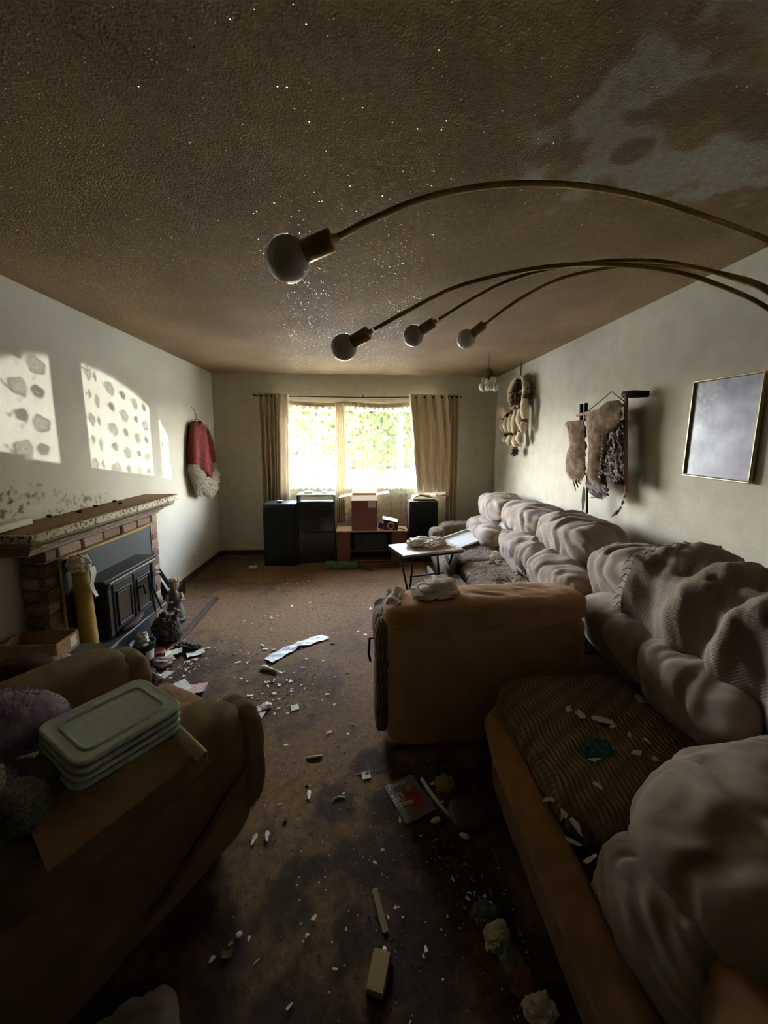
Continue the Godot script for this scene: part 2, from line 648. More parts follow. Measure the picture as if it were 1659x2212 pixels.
			buf[i * 4 + 2] = int(clampf(c.b * g, 0, 1) * 255)
			buf[i * 4 + 3] = 255
	var popcorn := StandardMaterial3D.new()
	popcorn.albedo_texture = ImageTexture.create_from_image(Image.create_from_data(CW, CH, false, Image.FORMAT_RGBA8, buf))
	popcorn.roughness = 0.95
	popcorn.texture_repeat = false
	var bump := noise(64, 0.42, 2)
	var bt := field(bump, CW * 3, CH * 3)
	popcorn.heightmap_enabled = true
	popcorn.heightmap_texture = ImageTexture.create_from_image(Image.create_from_data(CW * 3, CH * 3, false, Image.FORMAT_L8, bt))
	popcorn.heightmap_scale = 0.35
	structure("ceiling", slab(Vector3(XL, H, ZB), Vector3(dx, 0, 0), Vector3(0, 0, 6.2), 0.15), popcorn)
	structure("ceiling_behind", slab(Vector3(XL, H, ZB + 6.2), Vector3(dx, 0, 0), Vector3(0, 0, ZF - ZB - 6.2), 0.15), grained(grain(65, 0.02, Color(0.50, 0.39, 0.24), Color(0.56, 0.45, 0.285), 4), 1.0, 0.95))
	# glitter sprayed into the ceiling plaster: tiny bright flakes, each tilted its own way
	var flake := begin(true)
	tri(flake, Vector3(-0.5, 0, -0.3), Vector3(0.5, 0, -0.3), Vector3(0, 0, 0.6))
	var mm := MultiMesh.new()
	mm.transform_format = MultiMesh.TRANSFORM_3D
	mm.mesh = done(flake)
	mm.instance_count = 30000
	for i in mm.instance_count:
		var s := rng.randf_range(0.0022, 0.0052)
		var b := Basis(Vector3(rng.randfn(), 0.0, rng.randfn()).normalized(), absf(rng.randfn(0.0, 0.24))) * Basis(Vector3.UP, rng.randf() * TAU)
		mm.set_instance_transform(i, Transform3D(b.scaled(Vector3(s, s, s)), Vector3(rng.randf_range(XL + 0.02, XR - 0.02), H - 0.0035, rng.randf_range(ZB + 0.02, 0.8))))
	var fl := MultiMeshInstance3D.new()
	fl.name = "ceiling_glitter"
	fl.multimesh = mm
	fl.material_override = mat(rgb(225, 222, 215), 0.12, 1.0)
	add_child(fl)
	tag(fl, "tiny silver glitter flakes sprayed over the sprayed plaster ceiling", "glitter", "", "stuff")

	# walls
	var wall_tex := grain(71, 0.012, Color(0.71, 0.68, 0.585), Color(0.765, 0.74, 0.655), 4, 512)
	var peel := grain(72, 0.11, Color(0.2, 0.2, 0.2), Color.WHITE, 3, 256)
	M.wall = grained(wall_tex, 0.45, 0.85, peel, 0.10, true)
	M.wall.uv1_scale = Vector3.ONE * 0.9
	structure("wall_right", slab(Vector3(XR, 0, ZB), Vector3(0, 0, ZF - ZB), Vector3(0, H, 0), 0.14), M.wall)
	# the walls behind the viewer carry the same pale paint as the others
	structure("wall_front", slab(Vector3(XR, 0, ZF), Vector3(-dx, 0, 0), Vector3(0, H, 0), 0.14), M.wall)
	# left wall: soot and mould above the mantel. u along -z from z = 0.5, v upwards
	var LW := 720
	var LH := 300
	var l1 := field(noise(73, 0.008, 4), LW, LH)
	var l2 := field(noise(74, 0.045, 5), LW, LH)
	var l3 := field(noise(75, 0.15, 4), LW, LH)
	buf = PackedByteArray()
	buf.resize(LW * LH * 4)
	var len := 0.5 - ZB
	for y in LH:
		var wy := H * y / LH
		for x in LW:
			var i := y * LW + x
			var wz := 0.5 - len * x / LW
			var p := Vector2(wz, wy)
			var c := Color(0.715, 0.685, 0.59).lerp(Color(0.765, 0.74, 0.655), l1[i] / 255.0)
			var m := blot(p, Vector2(-2.1, 1.21), Vector2(0.4, 0.14), (l2[i] / 255.0 - 0.5) * 1.5, 5)
			m = maxf(m, blot(p, Vector2(-2.05, 1.02), Vector2(0.3, 0.12), (l2[i] / 255.0 - 0.5) * 1.5, 5))
			m = maxf(m, 0.7 * blot(p, Vector2(-2.75, 1.12), Vector2(0.4, 0.06), (l2[i] / 255.0 - 0.5) * 1.8, 5))
			m = maxf(m, 0.6 * blot(p, Vector2(-4.05, 1.27), Vector2(0.12, 0.07), (l2[i] / 255.0 - 0.5) * 1.8, 5))
			var k := clampf((l3[i] / 255.0 - 0.57) * 7.0, 0, 1) * m
			c = c.lerp(Color(0.17, 0.13, 0.07), k * 0.8)
			c = c.lerp(Color(0.60, 0.54, 0.40), m * 0.25)
			buf[i * 4] = int(c.r * 255)
			buf[i * 4 + 1] = int(c.g * 255)
			buf[i * 4 + 2] = int(c.b * 255)
			buf[i * 4 + 3] = 255
	var lm := StandardMaterial3D.new()
	lm.albedo_texture = ImageTexture.create_from_image(Image.create_from_data(LW, LH, false, Image.FORMAT_RGBA8, buf))
	lm.roughness = 0.85
	lm.texture_repeat = false
	lm.heightmap_enabled = true
	var lb := PackedByteArray()
	lb.resize(LW * LH)
	for i in LW * LH:
		lb[i] = l3[i]
	lm.heightmap_texture = ImageTexture.create_from_image(Image.create_from_data(LW, LH, false, Image.FORMAT_L8, lb))
	lm.heightmap_scale = 0.12
	structure("wall_left", slab(Vector3(XL, 0, 0.5), Vector3(0, 0, -len), Vector3(0, H, 0), 0.14), lm)
	structure("wall_left_behind", slab(Vector3(XL, 0, ZF), Vector3(0, 0, -(ZF - 0.5)), Vector3(0, H, 0), 0.14), M.wall)
	# back wall with the window opening
	var st := begin(true)
	var t := 0.16
	at_box(st, Vector3(XL - 0.14, -0.1, ZB - t), Vector3(WX0, H + 0.1, ZB), 0.0005)
	at_box(st, Vector3(WX1, -0.1, ZB - t), Vector3(XR + 0.14, H + 0.1, ZB), 0.0005)
	at_box(st, Vector3(WX0, -0.1, ZB - t), Vector3(WX1, WY0, ZB), 0.0005)
	at_box(st, Vector3(WX0, WY1, ZB - t), Vector3(WX1, H + 0.1, ZB), 0.0005)
	structure("wall_back", done(st), M.wall)
	# skirting
	for b in [["baseboard_left", Vector3(XL, 0, ZB), Vector3(XL + 0.014, 0.07, -3.75)], ["baseboard_back", Vector3(XL + 0.014, 0, ZB), Vector3(XR, 0.07, ZB + 0.014)], ["baseboard_right", Vector3(XR - 0.014, 0, ZB + 0.014), Vector3(XR, 0.07, 0.5)]]:
		st = begin(true)
		at_box(st, b[1], b[2], 0.004)
		structure(b[0], done(st), M.wood_dark)
	# a wall socket on the left wall, and a few nails left in the walls
	var so := thing("wall_socket", "beige electrical outlet plate low on the fireplace wall", "outlet", Vector3(XL, 0.30, -4.58))
	part(so, "plate", box(Vector3(0.007, 0.115, 0.072), 0.003), M.cream, Vector3(0.0035, 0, 0))
	for k in [-1, 1]:
		part(so, "receptacle", box(Vector3(0.005, 0.034, 0.03), 0.004), mat(rgb(150, 138, 108), 0.5), Vector3(0.007, k * 0.026, 0))
	var pin := begin()
	tube(pin, [Vector3.ZERO, Vector3(0.025, 0.004, 0)], 0.0018, 6)
	tube(pin, [Vector3(0.024, 0.004, 0), Vector3(0.027, 0.0045, 0)], 0.0055, 8)
	one("nail", done(pin), M.chrome, "bright nail head in the wall above the lace sun patch", "nail", Vector3(XL, 2.047, -2.97))

const WX0 := -1.10
const WX1 := 1.03
const WY0 := 0.93
const WY1 := 2.06

# ---------------------------------------------------------------- window, garden, curtains
func window_and_outside() -> void:
	var w := Node3D.new()
	w.name = "window_1"
	add_child(w)
	w.set_meta("kind", "structure")
	var frame := mat(rgb(226, 224, 214), 0.5)
	var zf := ZB - 0.10
	var st := begin(true)
	var d := 0.035
	at_box(st, Vector3(WX0, WY0, zf - d), Vector3(WX0 + 0.045, WY1, zf + d))
	at_box(st, Vector3(WX1 - 0.045, WY0, zf - d), Vector3(WX1, WY1, zf + d))
	at_box(st, Vector3(WX0 + 0.045, WY1 - 0.075, zf - d), Vector3(WX1 - 0.045, WY1, zf + d))
	at_box(st, Vector3(WX0 + 0.045, WY0, zf - d), Vector3(WX1 - 0.045, WY0 + 0.03, zf + d))
	part(w, "window_frame", done(st), frame)
	for x in [-0.612, 0.555]:
		st = begin(true)
		at_box(st, Vector3(x - 0.026, WY0 + 0.03, zf - 0.028), Vector3(x + 0.026, WY1 - 0.075, zf + 0.028))
		part(w, "mullion", done(st), frame)
	var glass := StandardMaterial3D.new()
	glass.albedo_color = Color(1, 1, 1, 0.06)
	glass.transparency = BaseMaterial3D.TRANSPARENCY_ALPHA
	glass.roughness = 0.03
	for g in [[WX0 + 0.045, -0.638, 0.004], [-0.586, 0.529, -0.006], [0.581, WX1 - 0.045, 0.004]]:
		st = begin(true)
		quad(st, Vector3(g[0], WY0 + 0.03, zf + g[2]), Vector3(g[1], WY0 + 0.03, zf + g[2]), Vector3(g[1], WY1 - 0.075, zf + g[2]), Vector3(g[0], WY1 - 0.075, zf + g[2]))
		part(w, "pane", done(st), glass)
	part(w, "window_sill", box(Vector3(WX1 - WX0, 0.022, 0.17), 0.004), frame, Vector3((WX0 + WX1) / 2, WY0 - 0.008, ZB - 0.06))
	st = begin(true)
	at_box(st, Vector3(0.02, WY0 + 0.03, zf + 0.03), Vector3(0.10, WY0 + 0.052, zf + 0.055))
	part(w, "latch", done(st), M.chrome)
	# the eave outside shades the window from the high sun
	st = begin(true)
	at_box(st, Vector3(XL - 0.6, H + 0.12, ZB - 0.9), Vector3(XR + 0.6, H + 0.22, ZB - 0.16))
	structure("trim_eave", done(st), frame)

	# outside: a pale drive, a lawn, a hedge with trees, a parked car
	var drive := grained(grain(81, 0.03, rgb(142, 138, 130), rgb(164, 160, 152), 4), 0.4, 0.95)
	var lawn := grained(grain(82, 0.06, rgb(88, 104, 44), rgb(132, 142, 70), 4), 1.0, 1.0)
	structure("ground_drive", slab(Vector3(-14, -0.3, -5.6), Vector3(28, 0, 0), Vector3(0, 0, -7.4), 0.3), drive)
	structure("ground_lawn", slab(Vector3(-22, -0.3, -13.0), Vector3(44, 0, 0), Vector3(0, 0, -14), 0.3), lawn)
	var leaf := begin(true)
	tri(leaf, Vector3(-0.4, 0, 0), Vector3(0, -0.15, 0.08), Vector3(0, 0.5, 0.02))
	tri(leaf, Vector3(0, -0.15, 0.08), Vector3(0.4, 0, 0), Vector3(0, 0.5, 0.02))
	tri(leaf, Vector3(-0.4, 0, 0), Vector3(0, -0.6, 0), Vector3(0, -0.15, 0.08))
	tri(leaf, Vector3(0, -0.15, 0.08), Vector3(0, -0.6, 0), Vector3(0.4, 0, 0))
	var leaf_mesh := done(leaf)
	var spots := [
		[-1.0, -13.4, 1.8, 2.8, "yellow-green leafy tree behind the pane beside the stereo rack", rgb(150, 166, 74)],
		[0.7, -14.0, 2.4, 3.2, "bright green leafy tree behind the middle window pane", rgb(60, 84, 20)],
		[2.9, -13.4, 2.2, 3.0, "leafy tree beyond the parked white car", rgb(64, 82, 24)],
		[5.3, -14.2, 2.6, 3.2, "tall leafy tree behind the swept cream drape", rgb(50, 68, 20)]]
	spots.append([-0.12, -8.3, 0.5, 0.75, "small leafy shrub beside the drive, below the middle pane", rgb(58, 76, 30)])
	spots.append([0.42, -8.5, 0.5, 0.7, "small leafy shrub at the nose of the parked car", rgb(66, 84, 34)])
	for s in spots:
		var small: bool = s[2] < 1.0
		var t := thing("garden_shrub" if small else "garden_tree", s[4], "shrub" if small else "tree", Vector3(s[0], -0.3, s[1]), 0.0, "shrubs by the drive" if small else "trees beyond the drive")
		var ts := 0.22 if small else 1.0
		part(t, "trunk", bar([Vector3.ZERO, Vector3(0.05, 1.2, 0) * ts, Vector3(-0.05, 2.6, 0.1) * ts, Vector3(0.1, 3.6, 0) * ts], [0.16 * ts, 0.12 * ts, 0.09 * ts, 0.04 * ts], 8), M.wood_dark)
		var mm := MultiMesh.new()
		mm.transform_format = MultiMesh.TRANSFORM_3D
		mm.mesh = leaf_mesh
		mm.instance_count = 1600 if small else 7000
		for i in mm.instance_count:
			var dir := Vector3(rng.randfn(), rng.randfn(), rng.randfn()).normalized()
			var pos := Vector3(0, s[3], 0) + dir * Vector3(s[2], s[2] * 1.1, s[2]) * pow(rng.randf(), 0.4) * (0.85 + 0.3 * nz.get_noise_3dv(dir * 2.0 + Vector3(s[0], 0, 0)))
			pos.y = maxf(pos.y, 0.08 if small else 0.5)
			var k := rng.randf_range(0.13, 0.26) * (0.35 if small else 1.0)
			mm.set_instance_transform(i, Transform3D(Basis.from_euler(Vector3(rng.randf() * TAU, rng.randf() * TAU, rng.randf() * TAU)).scaled(Vector3(k, k, k)), pos))
		var crown := MultiMeshInstance3D.new()
		crown.name = "crown"
		crown.multimesh = mm
		var lm := mat(s[5], 0.7)
		lm.backlight_enabled = true
		lm.backlight = Color(0.42, 0.5, 0.14)
		crown.material_override = lm
		crown.set_meta("kind", "stuff")
		t.add_child(crown)
	# a white board fence left of the drive catches the sun
	var fence := thing("garden_fence", "sunlit white board fence along the drive outside the window", "fence", Vector3(-4.9, -0.3, -9.9))
	var board := box(Vector3(0.19, 1.5, 0.022), 0.003)
	var fence_paint := mat(rgb(238, 238, 234), 0.7)
	for i in 42:
		part(fence, "board", board, fence_paint, Vector3(-4.2 + i * 0.203, 0.78, 0))
	for y in [0.35, 1.2]:
		part(fence, "rail", box(Vector3(8.6, 0.08, 0.04), 0.003), fence_paint, Vector3(0, y, -0.034))
	parked_car()

func parked_car() -> void:
	var c := thing("parked_car", "white parked car on the drive outside the window", "car", Vector3(2.35, -0.3, -9.9))
	var body := PackedVector2Array([Vector2(-2.25, 0.32), Vector2(-2.3, 0.62), Vector2(-2.15, 0.85), Vector2(-1.2, 1.02), Vector2(-0.45, 1.48), Vector2(1.0, 1.5), Vector2(1.75, 1.08), Vector2(2.25, 0.98), Vector2(2.3, 0.4), Vector2(2.2, 0.3)])
	var white_paint := mat(rgb(236, 236, 234), 0.25)
	part(c, "body", prism(body, 1.7), white_paint)
	var gl := mat(rgb(30, 36, 42), 0.08)
	for s in [-1, 1]:
		part(c, "side_window", prism(PackedVector2Array([Vector2(-1.0, 1.04), Vector2(-0.4, 1.42), Vector2(0.95, 1.43), Vector2(1.55, 1.08)]), 0.02), gl, Vector3(0, 0, s * 0.853))
		for x in [-1.45, 1.4]:
			var wst := begin()
			lathe(wst, [Vector2(0, -0.1), Vector2(0.3, -0.1), Vector2(0.33, -0.06), Vector2(0.33, 0.06), Vector2(0.3, 0.1), Vector2(0, 0.1)], 24, Transform3D(Basis(Vector3.RIGHT, PI / 2), Vector3.ZERO))
			part(c, "wheel", done(wst), M.black, Vector3(x, 0.33, s * 0.79))
	# the low sun flashes off the car's bright side and throws the window's shape through the lace onto the left wall
	var flash := SpotLight3D.new()
	flash.name = "sun_flash_off_car_window_light"
	flash.light_energy = FLASH
	flash.light_color = Color(0.97, 0.98, 1.0)
	flash.light_size = 0.002
	flash.spot_range = 30.0
	flash.spot_attenuation = 2.0
	flash.spot_angle = 5.5
	flash.spot_angle_attenuation = 0.12
	flash.shadow_enabled = true
	add_child(flash)
	flash.look_at_from_position(Vector3(2.35, 0.40, -9.0), Vector3(XL, 1.36, -3.2))

const FLASH := 60.0

func lace_pixel(x: int, y: int) -> Color:
	# two staggered flowers and their sprigs to a repeat of 256 pixels
	var net := 0.34 if (x % 6 < 1 or y % 6 < 1) else 0.09
	var a := net
	var p := Vector2(x, y)
	for c in [Vector2(64, 64), Vector2(192, 192), Vector2(192, 50), Vector2(64, 178)]:
		var q: Vector2 = p - c
		q.x = wrapf(q.x, -128, 128)
		q.y = wrapf(q.y, -128, 128)
		var big: bool = c.x == c.y
		var th := q.angle()
		var R := (36.0 if big else 24.0) * (0.78 + 0.22 * absf(cos(th * 2.5 + c.x)))
		var d := q.length()
		if d < R:
			a = maxf(a, 0.26)
		if absf(d - R) < 5.0 or absf(d - R * 0.60) < 3.6 or d < 9:
			a = 0.95
		if d < R and d > 10 and absf(sin(th * 5.0 + c.y)) < 0.16:
			a = 0.9
		# sprigs
		var v := q - Vector2(0, (R + 16))
		if absf(v.x - 10.0 * sin(v.y * 0.12)) < 2.4 and absf(v.y) < 22:
			a = 0.9
		var l := q - Vector2(R + 13, 12 * sin(q.x * 0.2))
		if (l / Vector2(14, 6)).length() < 1.0:
			a = 0.85
	return Color(1, 1, 1, a)

func curtains() -> void:
	var lace_tex := paint(256, 256, lace_pixel)
	var lace := StandardMaterial3D.new()
	lace.albedo_texture = lace_tex
	lace.albedo_color = rgb(176, 164, 140)
	lace.roughness = 0.95
	lace.transparency = BaseMaterial3D.TRANSPARENCY_ALPHA
	lace.backlight_enabled = true
	lace.backlight = Color(0.26, 0.25, 0.22)
	lace.uv1_scale = Vector3(1, 1, 1)
	M.lace = lace
	var linen := grained(grain(91, 0.05, rgb(176, 156, 124), rgb(198, 180, 148), 4), 3.0, 0.95, M.weave, 0.03)
	linen.backlight_enabled = true
	linen.backlight = Color(0.16, 0.155, 0.14)
	var liner := grained(grain(92, 0.05, rgb(206, 188, 156), rgb(222, 206, 176), 4), 3.0, 0.95, M.weave, 0.03)
	liner.backlight_enabled = true
	liner.backlight = Color(0.34, 0.33, 0.31)
	# rod
	var rod := thing("curtain_rod", "thin metal curtain rod with end brackets above the window", "curtain rod", Vector3(0, 2.145, ZB))
	part(rod, "rod", bar([Vector3(-1.385, 0.0, 0.085), Vector3(0.0, -0.012, 0.09), Vector3(1.335, 0.012, 0.085)], 0.009, 8), M.wire)
	for x in [-1.385, 0.03, 1.335]:
		part(rod, "bracket", bar([Vector3(x, 0.02, 0.004), Vector3(x, 0.022, 0.07), Vector3(x, 0.002, 0.088)], 0.007, 6), M.wire)
	# lace panels
	var lt := func(u: float, v: float) -> Vector3:
		var s := clampf((u - 0.62) / 0.38, 0, 1)
		var x := lerpf(-0.965, -0.36, u / 0.62) if u < 0.62 else lerpf(-0.36, -0.205, s)
		x += 0.012 * v * sin(u * 9.0)
		var z := 0.075 + 0.006 * sin(u * 40.0 + v * 2.0) + 0.024 * s * sin(s * 46.0 + v)
		return Vector3(x, 2.085 - 0.03 * sin(u * PI) - v * 1.35, ZB + z)
	var p1 := thing("lace_curtain", "cream lace curtain panel over the window above the stereo rack", "curtain")
	part(p1, "lace", scaled_sheet(150, 24, lt, 1.15, 1.35), lace)
	part(p1, "header", sheet(60, 2, func(u, v): return lt.call(u, v * 0.035) + Vector3(0, 0.008, 0.004)), linen)
	var rt := func(u: float, v: float) -> Vector3:
		var x := lerpf(-0.23, 0.74, u) + 0.02 * v * sin(u * 7.0)
		var z := 0.07 + 0.022 * sin(u * 62.0 + 1.5 * sin(v * 2.0)) * (0.35 + 0.65 * absf(sin(u * 5.0 + 0.4)))
		return Vector3(x, 2.085 - 0.03 * sin(u * PI) - v * 1.62, ZB + z)
	var p2 := thing("lace_curtain", "pleated cream lace curtain panel over the window behind the cardboard box", "curtain")
	part(p2, "lace", scaled_sheet(200, 28, rt, 1.55, 1.62), lace)
	part(p2, "header", sheet(90, 2, func(u, v): return rt.call(u, v * 0.033) + Vector3(0, 0.006, 0.004)), linen)
	var gather := func(u: float, v: float) -> Vector3:
		return Vector3(lerpf(-0.335, -0.215, u) + 0.01 * sin(v * 4.0), 2.07 - v * 1.6, ZB + 0.125 + 0.016 * sin(u * 5.0 * TAU + v))
	var thin: StandardMaterial3D = liner.duplicate()
	thin.backlight = Color(0.48, 0.47, 0.44)
	part(p1, "gathered_edge", sheet(50, 16, gather), thin)
	# left drape and its pale liner
	var d1 := func(u: float, v: float) -> Vector3:
		var amp := 0.030 + 0.012 * v
		var x := lerpf(-1.325, -1.04, u) + 0.02 * sin(v * 2.5 + u * 3.0) * v
		var ph := u * 4.6 * TAU
		return Vector3(x + 0.008 * cos(ph), 2.175 - v * 2.12, ZB + 0.105 + amp * sin(ph + 0.8 * sin(v * 3.0)) + (0.012 * sin(u * 90.0) * clampf(1.0 - v * 14.0, 0, 1)))
	var dl := thing("drape", "tan linen drape gathered at the rod end above the tall loudspeaker", "curtain")
	part(dl, "cloth", sheet(110, 26, d1, 0.002), linen)
	var d2 := func(u: float, v: float) -> Vector3:
		var x := lerpf(-1.09, -0.93, u) - 0.04 * v
		return Vector3(x, 2.165 - v * 2.05, ZB + 0.112 + 0.02 * sin(u * 2.3 * TAU + 1.0) * (1.0 - 0.3 * v))
	var dp := thing("drape", "pale cream drape strip hanging between the tan drape and the lace", "curtain")
	part(dp, "cloth", sheet(50, 20, d2), liner)
	# right drape: drawn aside, its hem thrown over the right loudspeaker
	var d3 := func(u: float, v: float) -> Vector3:
		var top := lerpf(0.63, 1.14, u)
		var bot := lerpf(0.76, 1.155, u)
		var sway := 0.05 * sin(v * PI) * u
		var x := lerpf(top, bot, v) + sway + (0.03 * clampf(v - 0.75, 0, 1) * 4.0 * u)
		var z := 0.115 + 0.034 * sin(u * 4.2 * TAU + 2.2 * v) * (1.0 - 0.3 * v) + 0.012 * sin(u * 9.0 * TAU - 3.0 * v) + 0.03 * v
		return Vector3(x, 2.18 - v * 1.31 + 0.02 * u * v, ZB + z)
	var dr := thing("drape", "cream linen drape swept over the loudspeaker beside the sofa", "curtain")
	part(dr, "cloth", sheet(110, 36, d3, 0.002), liner)
	var hem := func(u: float, v: float) -> Vector3:
		# from the drape's foot forwards over the loudspeaker top, then hanging off its left edge
		var x := lerpf(1.17, 0.64, u)
		var y := 0.845 + 0.02 * sin(u * 11.0) * v + 0.012 * sin(v * 8.0)
		var z := ZB + lerpf(0.12, 0.34, v)
		if u > 0.86:
			var k := (u - 0.86) / 0.14
			y -= k * 0.22 * (0.4 + 0.6 * v)
			x += 0.05 * k - 0.03
		return Vector3(x, y, z)
	part(dr, "hem", sheet(46, 12, hem, 0.003), liner)
	var d4 := func(u: float, v: float) -> Vector3:
		var x := lerpf(1.10, 1.315, u) + 0.03 * sin(v * 3.0) * (1.0 - u) + 0.03 * v * (1.0 - u)
		return Vector3(x, 2.18 - v * 2.12, ZB + 0.085 + 0.026 * sin(u * 3.3 * TAU + 0.7 * v))
	var d5 := thing("drape", "dark tan drape hanging straight at the rod end nearest the sofa", "curtain")
	part(d5, "cloth", sheet(80, 24, d4, 0.002), linen)

func scaled_sheet(nx: int, ny: int, f: Callable, wide: float, high: float) -> ArrayMesh:
	# a sheet whose texture coordinates are metres of cloth over a repeat of 0.2 m
	var st := begin()
	var p := []
	for j in ny + 1:
		for i in nx + 1:
			p.append(f.call(float(i) / nx, float(j) / ny))
	for j in ny:
		for i in nx:
			var q := [[i, j], [i + 1, j + 1], [i + 1, j], [i, j], [i, j + 1], [i + 1, j + 1]]
			for k in q:
				st.set_uv(Vector2(k[0] * wide / nx / 0.2, k[1] * high / ny / 0.2))
				st.add_vertex(p[k[1] * (nx + 1) + k[0]])
	return done(st)

# ---------------------------------------------------------------- what stands under the window
func fuzz(st: SurfaceTool, c: Vector3, r: Vector3, count: int, length: float, width: float, seed: int, droop := 0.0) -> void:
	# tufts standing out of an ellipsoid: fur, plush, fibres
	var g := RandomNumberGenerator.new()
	g.seed = seed
	for i in count:
		var d := Vector3(g.randfn(), g.randfn(), g.randfn()).normalized()
		var p := c + d * r
		var n := (d / r).normalized()
		var side := n.cross(Vector3(g.randfn(), g.randfn(), g.randfn())).normalized() * width
		var tip := p + (n + Vector3(g.randfn(), g.randfn(), g.randfn()) * 0.45).normalized() * length * g.randf_range(0.6, 1.2) - Vector3(0, droop * length, 0)
		tri(st, p - side, p + side, tip)

func cabinets_by_window() -> void:
	# left loudspeaker
	var s := thing("loudspeaker", "tall black loudspeaker with cloth front beside the glass-door rack", "speaker", Vector3(-1.017, 0, -4.98))
	part(s, "cabinet", box(Vector3(0.405, 0.79, 0.32), 0.004), M.black, Vector3(0, 0.395, 0))
	part(s, "grille", cushion(Vector3(0.39, 0.765, 0.016), 9.0, 8), M.black_cloth, Vector3(0, 0.39, 0.162))
	var sb := thing("small_box", "small black box with a white lid on the tall bare loudspeaker", "box", Vector3(-1.03, 0.79, -4.93))
	part(sb, "body", box(Vector3(0.065, 0.022, 0.04), 0.002), M.black, Vector3(0, 0.011, 0))
	part(sb, "lid", box(Vector3(0.067, 0.008, 0.042), 0.002), M.white, Vector3(0, 0.026, 0))
	# rack with smoked glass doors
	var r := thing("stereo_rack", "black stereo rack with smoked glass doors and an open top compartment", "cabinet", Vector3(-0.573, 0, -5.025))
	for k in [-1, 1]:
		part(r, "side_panel", box(Vector3(0.018, 0.88, 0.27), 0.002), M.black, Vector3(k * 0.229, 0.44, 0))
	part(r, "top_panel", box(Vector3(0.480, 0.018, 0.28), 0.002), M.cream, Vector3(0, 0.889, 0))
	part(r, "back_panel", box(Vector3(0.44, 0.74, 0.008), 0.001), M.black, Vector3(0, 0.42, -0.128))
	for y in [0.055, 0.425, 0.785]:
		part(r, "shelf", box(Vector3(0.438, 0.016, 0.25), 0.002), M.black, Vector3(0, y, 0))
	part(r, "plinth", box(Vector3(0.438, 0.045, 0.22), 0.002), M.black, Vector3(0, 0.0225, -0.01))
	var smoke := mat(rgb(26, 26, 28), 0.12)
	for d in [[0.07, 0.415], [0.43, 0.775]]:
		var door := part(r, "glass_door", box(Vector3(0.446, d[1] - d[0], 0.006), 0.001), smoke, Vector3(0, (d[0] + d[1]) / 2, 0.139))
		var st := begin(true)
		var hh: float = (d[1] - d[0]) / 2
		for q in [[Vector3(-0.223, -hh, 0.003), Vector3(0.223, -hh + 0.006, 0.006)], [Vector3(-0.223, hh - 0.006, 0.003), Vector3(0.223, hh, 0.006)], [Vector3(-0.223, -hh, 0.003), Vector3(-0.217, hh, 0.006)], [Vector3(0.217, -hh, 0.003), Vector3(0.223, hh, 0.006)]]:
			at_box(st, q[0], q[1], 0.0005)
		part(door, "edge_trim", done(st), mat(rgb(110, 104, 96), 0.4, 0.5))
	part(r, "label_strip", cushion(Vector3(0.22, 0.032, 0.006), 5.0, 8), M.paper, Vector3(-0.01, 0.855, -0.08), Vector3(-0.2, 0, 0))
	for k in 2:
		one("crumpled_paper", crumple(Vector3(0.14 - 0.04 * k, 0.045, 0.1), 200 + k, 8), M.paper, ["larger crumpled white paper on top of the stereo rack", "smaller crumpled white paper on top of the stereo rack"][k], "paper", Vector3(-0.68 + 0.2 * k, 0.911, -5.03), Vector3(0, k, 0))
	# low stand of red-brown wood
	var tv := thing("television_stand", "low red-brown wooden television stand with an open dark middle", "stand", Vector3(0.138, 0, -5.015))
	part(tv, "top_panel", box(Vector3(0.925, 0.022, 0.275), 0.003), M.wood_pale, Vector3(0, 0.419, 0))  # paler than the sides: window light painted into the wood colour
	for k in [-1, 1]:
		part(tv, "side_cabinet", box(Vector3(0.20 if k > 0 else 0.17, 0.388, 0.25), 0.004), M.wood_red, Vector3(k * (0.352 if k > 0 else 0.367), 0.214, 0))
	part(tv, "back_panel", box(Vector3(0.54, 0.39, 0.008), 0.001), M.black, Vector3(-0.015, 0.21, -0.12))
	part(tv, "shelf", box(Vector3(0.535, 0.014, 0.235), 0.002), M.wood_red, Vector3(-0.015, 0.155, 0.0))
	part(tv, "bottom_panel", box(Vector3(0.535, 0.016, 0.235), 0.002), M.wood_red, Vector3(-0.015, 0.03, 0))
	part(tv, "plinth", box(Vector3(0.90, 0.02, 0.24), 0.002), M.wood_dark, Vector3(0, 0.010, 0))
	var player := thing("disc_player", "flat dark player with a round dial inside the low wooden stand", "player", Vector3(0.12, 0.162, -5.02))
	part(player, "case", box(Vector3(0.43, 0.21, 0.19), 0.004), M.black, Vector3(0, 0.105, 0))
	part(player, "dial", turned([Vector2(0, 0), Vector2(0.02, 0), Vector2(0.018, 0.012), Vector2(0, 0.012)], 16), mat(rgb(90, 90, 92), 0.3, 0.6), Vector3(-0.03, 0.14, 0.095), Vector3(PI / 2, 0, 0))
	# cardboard box, its flaps open
	var cb := thing("cardboard_box", "tall open cardboard box with printed front on the low wooden stand", "box", Vector3(0.04, 0.430, -5.015))
	var w := 0.325
	var h := 0.455
	var dd := 0.25
	part(cb, "front_panel", box(Vector3(w, h, 0.005), 0.001), M.card_print, Vector3(0, h / 2, dd / 2))
	part(cb, "back_panel", box(Vector3(w, h, 0.005), 0.001), M.card, Vector3(0, h / 2, -dd / 2))
	for k in [-1, 1]:
		part(cb, "side_panel", box(Vector3(0.005, h, dd - 0.006), 0.001), M.card, Vector3(k * (w / 2 - 0.0025), h / 2, 0))
	part(cb, "bottom_panel", box(Vector3(w - 0.012, 0.005, dd - 0.012), 0.001), M.card, Vector3(0, 0.004, 0))
	part(cb, "flap", box(Vector3(w, 0.004, 0.10), 0.001), M.card_pale, Vector3(0, h - 0.028, dd / 2 + 0.042), Vector3(0.62, 0, 0))
